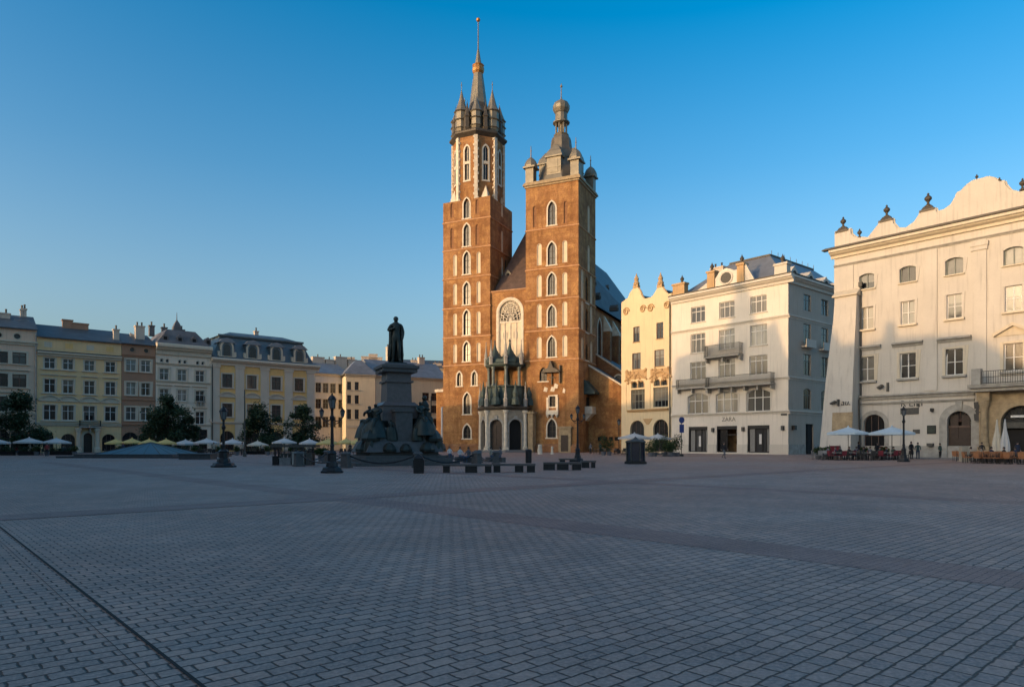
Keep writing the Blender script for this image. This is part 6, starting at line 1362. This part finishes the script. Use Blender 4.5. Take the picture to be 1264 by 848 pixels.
# flower stall
x, y = gp(362, 574); t = thing('flower_stall', 'low dark market stall with pale counters near the lamp with side lanterns', 'stall', (x, y, 0), 0)
sc1 = y/FPX; X_ = lambda u: (u-362)*sc1
m = MB(); m.box(X_(333), X_(388), .1, 1.5, 1.32, 1.5); m.build('roof', M['irongrey'], t)
for u in (338.5, 343, 360.5, 385.5): m = MB(); m.box(X_(u)-.05, X_(u)+.05, .15, .25, 0, 1.32); m.build('post', M['iron'], t)
for u0, u1, hh, mt in ((337.5,345,.62,'iron'),(346,360,.5,'granite'),(361.5,376,.95,'greystone'),(379.5,386,.85,'irongrey')): m = MB(); m.box(X_(u0), X_(u1), -.25, .6, 0, hh); m.box(X_(u0)-.03, X_(u1)+.03, -.28, .63, hh, hh+.05); m.build('counter', M[mt], t)
for k, u in enumerate((347.5, 352, 356.5)):
    m = MB(); m.lathe([(.1,0),(.13,.3),(.11,.31)], (0,0), 8); o = m.build('bucket', M['irongrey']); o.location = (x+X_(u), y+.1, .55); tag(o, 'metal bucket on the counter of the flower stall', 'bucket', 'buckets on the flower stall')
plant('big dark planter beside the lamp with side lanterns', gp(397, 569.5), 1.25, .75, 200, n=900)
m = MB(); m.lathe([(.5,0),(.62,.55),(.66,.6),(.5,.58)], (0,0), 12)
# glass pyramid of the skylight
y = gp(176, 565.5)[1]; pa = 5.6; x = gy(184, y+pa)[0]; t = thing('glass_pyramid', 'low glass pyramid skylight on a dark stone curb', 'skylight', (x, y+pa, 0), -.1); m = MB(); m.box(-pa-1.6,pa+1.6,-pa,pa,0,.22); m.box(-pa-.2,pa+.2,-pa+.9,pa-.3,.22,.42); m.build('curb', M['granite_dark'], t)
ap = 3.9; az = 1.75; m = MB(); Pq = [(-ap,-ap,.42),(ap,-ap,.42),(ap,ap,.42),(-ap,ap,.42)]; ax_ = (.2,0,az)
for k in range(4): m.poly([Pq[k], Pq[(k+1)%4], ax_])
pg = m.build('glazing', M['pyramidglass'], t); m = MB()
for k in range(4):
    m.tube([Pq[k], ax_], .05, 4)
    for f in (.25,.5,.75):
        a = Vector(Pq[k]).lerp(Vector(Pq[(k+1)%4]), f); m.tube([a, Vector(ax_).lerp(a, .04)], .025, 4)
m.build('glazing_bar', M['irongrey'], t)
m = MB(); x, y = gp(240, 567); m.box(x-1.6, x+1.6, y, y+1.6, 0, .5); m.box(x-1.7,x+1.7,y-.1,y+1.7,.5,.58); o = m.build('stone_block', M['granite_dark']); tag(o, 'low dark stone block at the end of the skylight curb', 'block')
# pale posts and a planter by the church wall
for k, (u, v, hh) in enumerate(((666.5,560.5,1.5),(681.5,560.5,1.25))):
    m = MB(); m.lathe([(.32,0),(.3,.12),(.2,.2),(.16,hh*.7),(.24,hh*.8),(.0,hh)] if k else [(.38,0),(.38,hh*.55),(.3,hh*.57),(.34,hh*.95),(.2,hh)], (0,0), 8); o = m.build('stone_post', M['limestone'], None, (*gp(u, v), 0)); tag(o, ['thick pale stone post by the porch flank','pale cone-topped stone post before the brick tower'][k], 'post')

# ================================================================ people
person('person in dark clothes walking past the shop entrance of the corner house', (*gp(893.5, 565.8), 0), .5, 'walk', ('skin','cloth_black','cloth_grey','cloth_black'))
person('person in long black coat standing beside the slim lamp', (*gp(1125, 566.8), 0), .2, 'stand', ('skin','cloth_black','cloth_black','cloth_black'), 1.8, True)
person('person in dark green jacket standing behind the one in black coat', (*gp(1133, 566.6), 0), -.4, 'stand', ('skin','cloth_green','cloth_navy','cloth_black'), 1.7)
person('person in dark jacket standing by the palace wall near its door', (*gp(1160.5, 566.3), 0), .4, 'stand', ('skin','cloth_green','cloth_black','cloth_black'), 1.62)
for k, (u, v, rz, c, l) in enumerate(((555,566.5,.3,'white','seated person in white at the end of the monument steps'),(568,569.5,.6,'white','seated person in white shirt on the plaza behind the long bench'),(578,571,-.5,'grey','person in grey sitting beside the one in white shirt'),(606,570,.9,'beige','person in pale clothes sitting before the church door'),(617,570.5,-.7,'grey','person in grey top sitting near the porch steps'))):
    p = gp(u, v); o = person(l, (*p, .0), rz, 'sit', ('skin','cloth_'+c,'cloth_denim','cloth_grey'), 1.7, group='people sitting by the monument'); m = MB(); m.box(-.4,.4,-.2,.3,0,.42); b = m.build('stone_block', M['granite_mid'], None, (*p, 0)); b.rotation_euler = (0,0,rz); tag(b, ['low granite block under the seated person at the monument steps','low granite block under the seated person in white shirt','low granite block under the person in grey beside the white shirt','low granite block under the person before the church door','low granite block under the person near the porch steps'][k], 'block', 'granite seat blocks')
for k, (u, v, c) in enumerate(((58,563.2,'red'),(152,562.2,'navy'),(264,563,'beige'),(299,562.5,'beige'),(432,562,'black'),(729,560.2,'grey'),(741,560.5,'green'),(1060,566.2,'navy'),(1083,566,'black'),(1212,567.4,'black'),(1256,568.4,'navy'))):
    person(['person in red top','person in navy top','person in beige coat','person in beige clothes','person in black','person in grey coat','person in green jacket','person in navy','person in black top','waiter in black','person in navy shirt'][k] + [' standing before the yellow house',' beside the yellow parasols',' by the white parasol of the mansard house',' at the foot of the thin pole',' by the yellow parasols near the monument',' at the church corner',' between church and gabled terrace',' under the first blue parasol',' under the second blue parasol',' among the orange wicker chairs',' at the far end of the orange terrace'][k], (*gp(u, v), 0), rs.uniform(-1,1), 'stand', ('skin','cloth_'+c,'cloth_black','cloth_black'), 1.68+.03*(k % 4))

sg = random.Random(77)
for i, (u, v) in enumerate(((1022,567.2),(1031,567.4),(1037,567),(1048,567.3),(1057,567.2),(1066,567.4),(1074,567.2),(1086,567.3),(1094,567.1),(1103,567.3))):
    person('person in dark clothes sitting at a table under the blue parasols', (*gp(u, v), 0), sg.uniform(-3,3), 'sit', ('skin','cloth_'+sg.choice(['black','navy','grey','green','black']),'cloth_black','cloth_black'), 1.7, group='people seated under the blue parasols')
for i, (u, v) in enumerate(((1198,569.5),(1211,569.6),(1224,570),(1239,570.3),(1253,570.8))):
    person('person sitting among the orange wicker chairs', (*gp(u, v), 0), sg.uniform(-3,3), 'sit', ('skin','cloth_'+sg.choice(['black','navy','beige','red']),'cloth_black','cloth_black'), 1.7, group='people seated on the orange terrace')
for i, (u, Y) in enumerate(((20,98),(48,99),(78,98),(266,101),(292,101),(322,104),(345,100))):
    person('person sitting at a table on the shaded terraces', (*gy(u, Y), 0), sg.uniform(-3,3), 'sit', ('skin','cloth_'+sg.choice(['black','navy','white','red']),'cloth_denim','cloth_black'), 1.7, group='people seated on the shaded terraces')

def planter_row(label, u0, u1, Y, seed):
    a, b = gy(u0, Y), gy(u1, Y); l = math.hypot(b[0]-a[0], b[1]-a[1]); g = random.Random(seed); t = thing('planter_box', label, 'planter', (*a, 0), math.atan2(b[1]-a[1], b[0]-a[0]), 'planter boxes along the shaded terraces'); m = MB(); m.box(0, l, -.22, .22, 0, .55); m.build('box', M['iron'], t); m = MB()
    for k in range(int(l*170)):
        p = Vector((g.uniform(0, l), g.gauss(0, .14), .5+abs(g.gauss(0, .32)))); s_ = g.uniform(.06,.13); ax = Vector((g.gauss(0,1), g.gauss(0,1), g.gauss(0,.7))).normalized(); b_ = ax.cross(Vector((.1,.2,1))).normalized(); m.poly([p-ax*s_, p+b_*s_*.6, p+ax*s_, p-b_*s_*.6])
    m.build('foliage', M['leaf'], t)
for i, (u0, u1, Y, l) in enumerate(((-8,18,93.5,'dark planter box under the parasol cut by the picture edge'),(24,44,94,'dark planter box before the pinkish house'),(62,90,95.5,'dark planter box before the shop arch of the pale yellow house'),(142,172,99,'dark planter box behind the glass pyramid'),(222,252,101,'dark planter box by the largest tree and its side tree'),(262,282,101,'dark planter box just past the drainpipe of the mansard house'),(300,332,103,'dark planter box by the thin bare pole'),(366,392,103,'dark planter box behind the flower stall'))): planter_row(l, u0, u1, Y, i)
AIR, DUST, OZONE, SAT, HUE, SKYS = 1.0, 5.2, 2.6, .98, .492, .15
SUNE, SUNC, EXPO = 2.0, (.52, .315, .15), 1.31
# ================================================================ ground
def cobble(name, w, hgt, c1, c2, mortar, tint, rough=.62, bumpd=.02, msize=.013, rot=0.0, jitter=.028, smooth=.9):
    t = NT(name); v = t.map(rot=(0, 0, rot))
    wob = t.N.new('ShaderNodeTexNoise'); wob.inputs['Scale'].default_value = 2.6; wob.inputs['Detail'].default_value = 3; t.L.new(v, wob.inputs['Vector'])
    add = t.N.new('ShaderNodeMixRGB'); add.blend_type = 'ADD'; add.inputs[0].default_value = .04; jit = t.N.new('ShaderNodeTexNoise'); jit.inputs['Scale'].default_value = 14; jit.inputs['Detail'].default_value = 2; t.L.new(v, jit.inputs['Vector'])
    ad0 = t.N.new('ShaderNodeMixRGB'); ad0.blend_type = 'ADD'; ad0.inputs[0].default_value = jitter; t.L.new(v, ad0.inputs[1]); t.L.new(jit.outputs['Color'], ad0.inputs[2])
    t.L.new(ad0.outputs[0], add.inputs[1]); t.L.new(wob.outputs['Color'], add.inputs[2])
    br = t.N.new('ShaderNodeTexBrick'); t.L.new(add.outputs[0], br.inputs['Vector']); br.offset = .5
    for k, x in (('Scale', 1), ('Brick Width', w), ('Row Height', hgt), ('Mortar Size', msize), ('Mortar Smooth', smooth), ('Bias', 0)): br.inputs[k].default_value = x
    br.inputs['Color1'].default_value = (*c1, 1); br.inputs['Color2'].default_value = (*c2, 1); br.inputs['Mortar'].default_value = (*mortar, 1)
    big = t.noise(v, .06, 4, .55, .5); mid = t.noise(v, .5, 5, .62); fine = t.noise(v, 28, 4, .6)
    c = t.mix(t.ramp(big, [(.40, 0), (.58, .9)]), br.outputs['Color'], tint, 'MULTIPLY')
    wear = t.noise(v, 3.2, 5, .65)
    c = t.mix(t.ramp(mid, [(.40, .0), (.72, .6)]), c, sc(c1, .55)); c = t.mix(t.ramp(wear, [(.45, .0), (.75, .6)]), c, sc(c1, .5)); c = t.mix(t.ramp(fine, [(.42, 0), (.68, .5)]), c, sc(c2, 1.35))
    c = t.mix(br.outputs['Fac'], c, mortar)
    rg = t.math('ADD', t.math('MULTIPLY', mid, .25), rough-.12)
    # every stone lies a little out of level
    tilt = t.N.new('ShaderNodeTexBrick'); t.L.new(add.outputs[0], tilt.inputs['Vector']); tilt.offset = .5
    for k, x in (('Scale', 1), ('Brick Width', w), ('Row Height', hgt), ('Mortar Size', 0), ('Bias', 0)): tilt.inputs[k].default_value = x
    tilt.inputs['Color1'].default_value = (0,0,0,1); tilt.inputs['Color2'].default_value = (1,1,1,1)
    hh = t.math('ADD', t.math('MULTIPLY', br.outputs['Fac'], -1.0), t.math('ADD', t.math('MULTIPLY', fine, .22), t.math('ADD', t.math('MULTIPLY', tilt.outputs['Color'], .4), t.math('MULTIPLY', t.noise(v, 7, 3), .5))))
    t.bump(hh, .9, bumpd); return t.out(c, rg, 0, .38)
ROT = -math.atan2(.6706, .7418)
M['cobbles'] = cobble('square_cobbles', .225, .15, (.25,.20,.18), (.45,.295,.23), (.058,.047,.042), (1.0,.77,.69), rot=ROT)
M['band'] = cobble('paving_band_stone', .13, .10, (.23,.135,.115), (.31,.185,.15), (.10,.068,.06), (.9,.85,.85), bumpd=.008, msize=.006, rot=ROT)
M['strip'] = cobble('slab_strip_stone', .9, .55, (.17,.135,.115), (.25,.2,.17), (.05,.043,.04), (.95,.9,.9), bumpd=.012, rot=ROT+PI/2)
m = MB(); m.poly([(-700,-500,0),(700,-500,0),(700,900,0),(-700,900,0)]); g = m.build('ground', M['cobbles']); struct(g)
dl, pe = (-.6706, .7418), (.7418, .6706)           # along the square's long axis, and across it
def band(uv0, uv1, l0, l1, mat, z, name):
    a, b = gp(*uv0), gp(*uv1); qa = a[0]*pe[0]+a[1]*pe[1]; qb = b[0]*pe[0]+b[1]*pe[1]; m = MB()
    P = [(q*pe[0]+l*dl[0], q*pe[1]+l*dl[1], z) for q, l in ((qa,l0),(qb,l0),(qb,l1),(qa,l1))]; m.poly(P); o = m.build(name, M[mat]); struct(o); return qa, qb
band((1264,727), (1264,706), -8, 70, 'band', .004, 'paving_band'); q2 = band((1264,623), (1264,619), -20, 90, 'band', .004, 'paving_band')
band((0,649.5), (0,651.5), -12, 60, 'black', .008, 'drain_channel'); band((0,667.3), (0,667.9), -12, 60, 'joint', .006, 'paving_joint')
def cross(l, w, q0, q1, mat, z, name):
    m = MB(); m.poly([(q*pe[0]+k*dl[0], q*pe[1]+k*dl[1], z) for q, k in ((q0,l),(q1,l),(q1,l+w),(q0,l+w))]); o = m.build(name, M[mat]); struct(o)
a = gp(505, 612); cross(a[0]*dl[0]+a[1]*dl[1], 1.3, q2[1]-60, 80, 'band', .008, 'paving_band')
# pavements by the houses, with real kerbs
def pavement(fr, x0, x1, y0, y1, name='pavement'):
    m = MB(); m.box(x0, x1, y0, y1, 0, .1); o = m.build(name, M['strip'], None, (*fr.O, 0)); o.rotation_euler = (0,0,fr.rz); struct(o)
    m = MB(); m.box(x0, x1, y0-.2, y0-.003, 0, .12); o = m.build('kerb', M['granite'], None, (*fr.O, 0)); o.rotation_euler = (0,0,fr.rz); struct(o)
pavement(NRF, -25, NRF.x(388), -3.6, -.02); pavement(PL, -1.8, 30, -3.2, -.02)

# ================================================================ the long hall behind the camera whose shadow lies over the square
HF = Frame((-34.0, -21.2), (-.53, .85))
PRO = [(-30,24.5),(5,26),(31,26.3),(34,29),(36,29.8),(41,30),(42.2,30),(42.5,32),(43.3,32),(43.6,30),(47.3,29.3),(49.2,32.3),(52,35.5),(55,33),(60,32),(63.6,32.1),(65.5,38.2),(66.3,37),(68.5,38),(70.4,46),(71.2,46),(73,38.5),(75,35.4),(83,33.6),(84,28),(88,26.6),(97,26),(99,28),(101,26),(103,23.8),(112,24.6),(114,25.6),(116,24.6),(123,23.4),(126,23.5),(126.4,15),(175,15)]  # attic heights worked back along the sun from the wanted shadow edges on the facades
hall = thing('cloth_hall', 'long brick market hall with stepped and spired attic shaped for its shadow, unseen behind the camera', 'hall', (*HF.O, 0), HF.rz)
m = MB(); m.box(-30, 126.2, .5, 18, 0, 22.5); m.box(126.2, 175, .5, 18, 0, 14)
for k in range(34):
    x = -27+k*6; m.prism([(x-1.6,.0),(x+1.6,.0),(x+1.6,3.2),(x+.9,4.6),(x,5),(x-.9,4.6),(x-1.6,3.2)], .2, .5)
m.build('wall', M['brick_dark'], hall)
m = MB()
for p, q in zip(PRO, PRO[1:]): b_ = 22.5 if q[0] < 126.2 else 13.8; m.prism([(p[0],b_),(q[0],b_),q,p], .6, 1.6)
m.build('attic', M['palace'], hall)

# ================================================================ camera, sky, sun
cam = bpy.data.cameras.new('camera'); co = bpy.data.objects.new('camera', cam); C.objects.link(co); co.location = (0, 0, EYE); co.rotation_euler = (PI/2, 0, 0)
cam.sensor_width = 36; cam.lens = FPX*36/1264; cam.shift_y = (VH-424)/1264; cam.clip_end = 3000; cam.clip_start = .1
S = bpy.context.scene; S.camera = co
EL = math.radians(8); SV = Vector((-.85, -.53, 0)).normalized()*math.cos(EL) + Vector((0, 0, math.sin(EL)))
w = bpy.data.worlds.new('World'); S.world = w; w.use_nodes = True; N, L = w.node_tree.nodes, w.node_tree.links
sky = N.new('ShaderNodeTexSky'); sky.sky_type = 'NISHITA'; sky.sun_disc = False; sky.sun_elevation = EL; sky.sun_rotation = math.atan2(SV.x, SV.y)
sky.altitude = 200; sky.air_density = AIR; sky.dust_density = DUST; sky.ozone_density = OZONE
hs = N.new('ShaderNodeHueSaturation'); tc = N.new('ShaderNodeTexCoord'); sp = N.new('ShaderNodeSeparateXYZ'); rp = N.new('ShaderNodeValToRGB'); L.new(tc.outputs['Generated'], sp.inputs[0]); L.new(sp.outputs[2], rp.inputs[0])
el = rp.color_ramp.elements
while len(el) < 6: el.new(.5)
for e_, (p_, v_) in zip(el, ((0, .46), (.16, .53), (.36, .66), (.54, .73), (.76, .54), (1, .5))): e_.position = p_; e_.color = (v_, v_, v_, 1)
ma = N.new('ShaderNodeMath'); ma.operation = 'MULTIPLY'; ma.inputs[1].default_value = 2*SAT; L.new(rp.outputs[0], ma.inputs[0]); L.new(ma.outputs[0], hs.inputs['Saturation']); hs.inputs['Hue'].default_value = HUE
L.new(sky.outputs[0], hs.inputs['Color']); bg = N['Background']; L.new(hs.outputs[0], bg.inputs[0]); bg.inputs[1].default_value = SKYS
sl = bpy.data.lights.new('sun', 'SUN'); sl.energy = SUNE; sl.angle = math.radians(.55); sl.color = SUNC
so = bpy.data.objects.new('sun', sl); C.objects.link(so); so.location = (-60,-40,60); so.rotation_euler = SV.to_track_quat('Z', 'Y').to_euler()
S.view_settings.view_transform = 'Standard'; S.view_settings.look = 'None'; S.view_settings.gamma = 1; S.view_settings.exposure = EXPO; S.view_settings.use_curve_mapping = False
S.render.engine = 'CYCLES'; S.cycles.max_bounces = 6; S.cycles.use_denoising = True
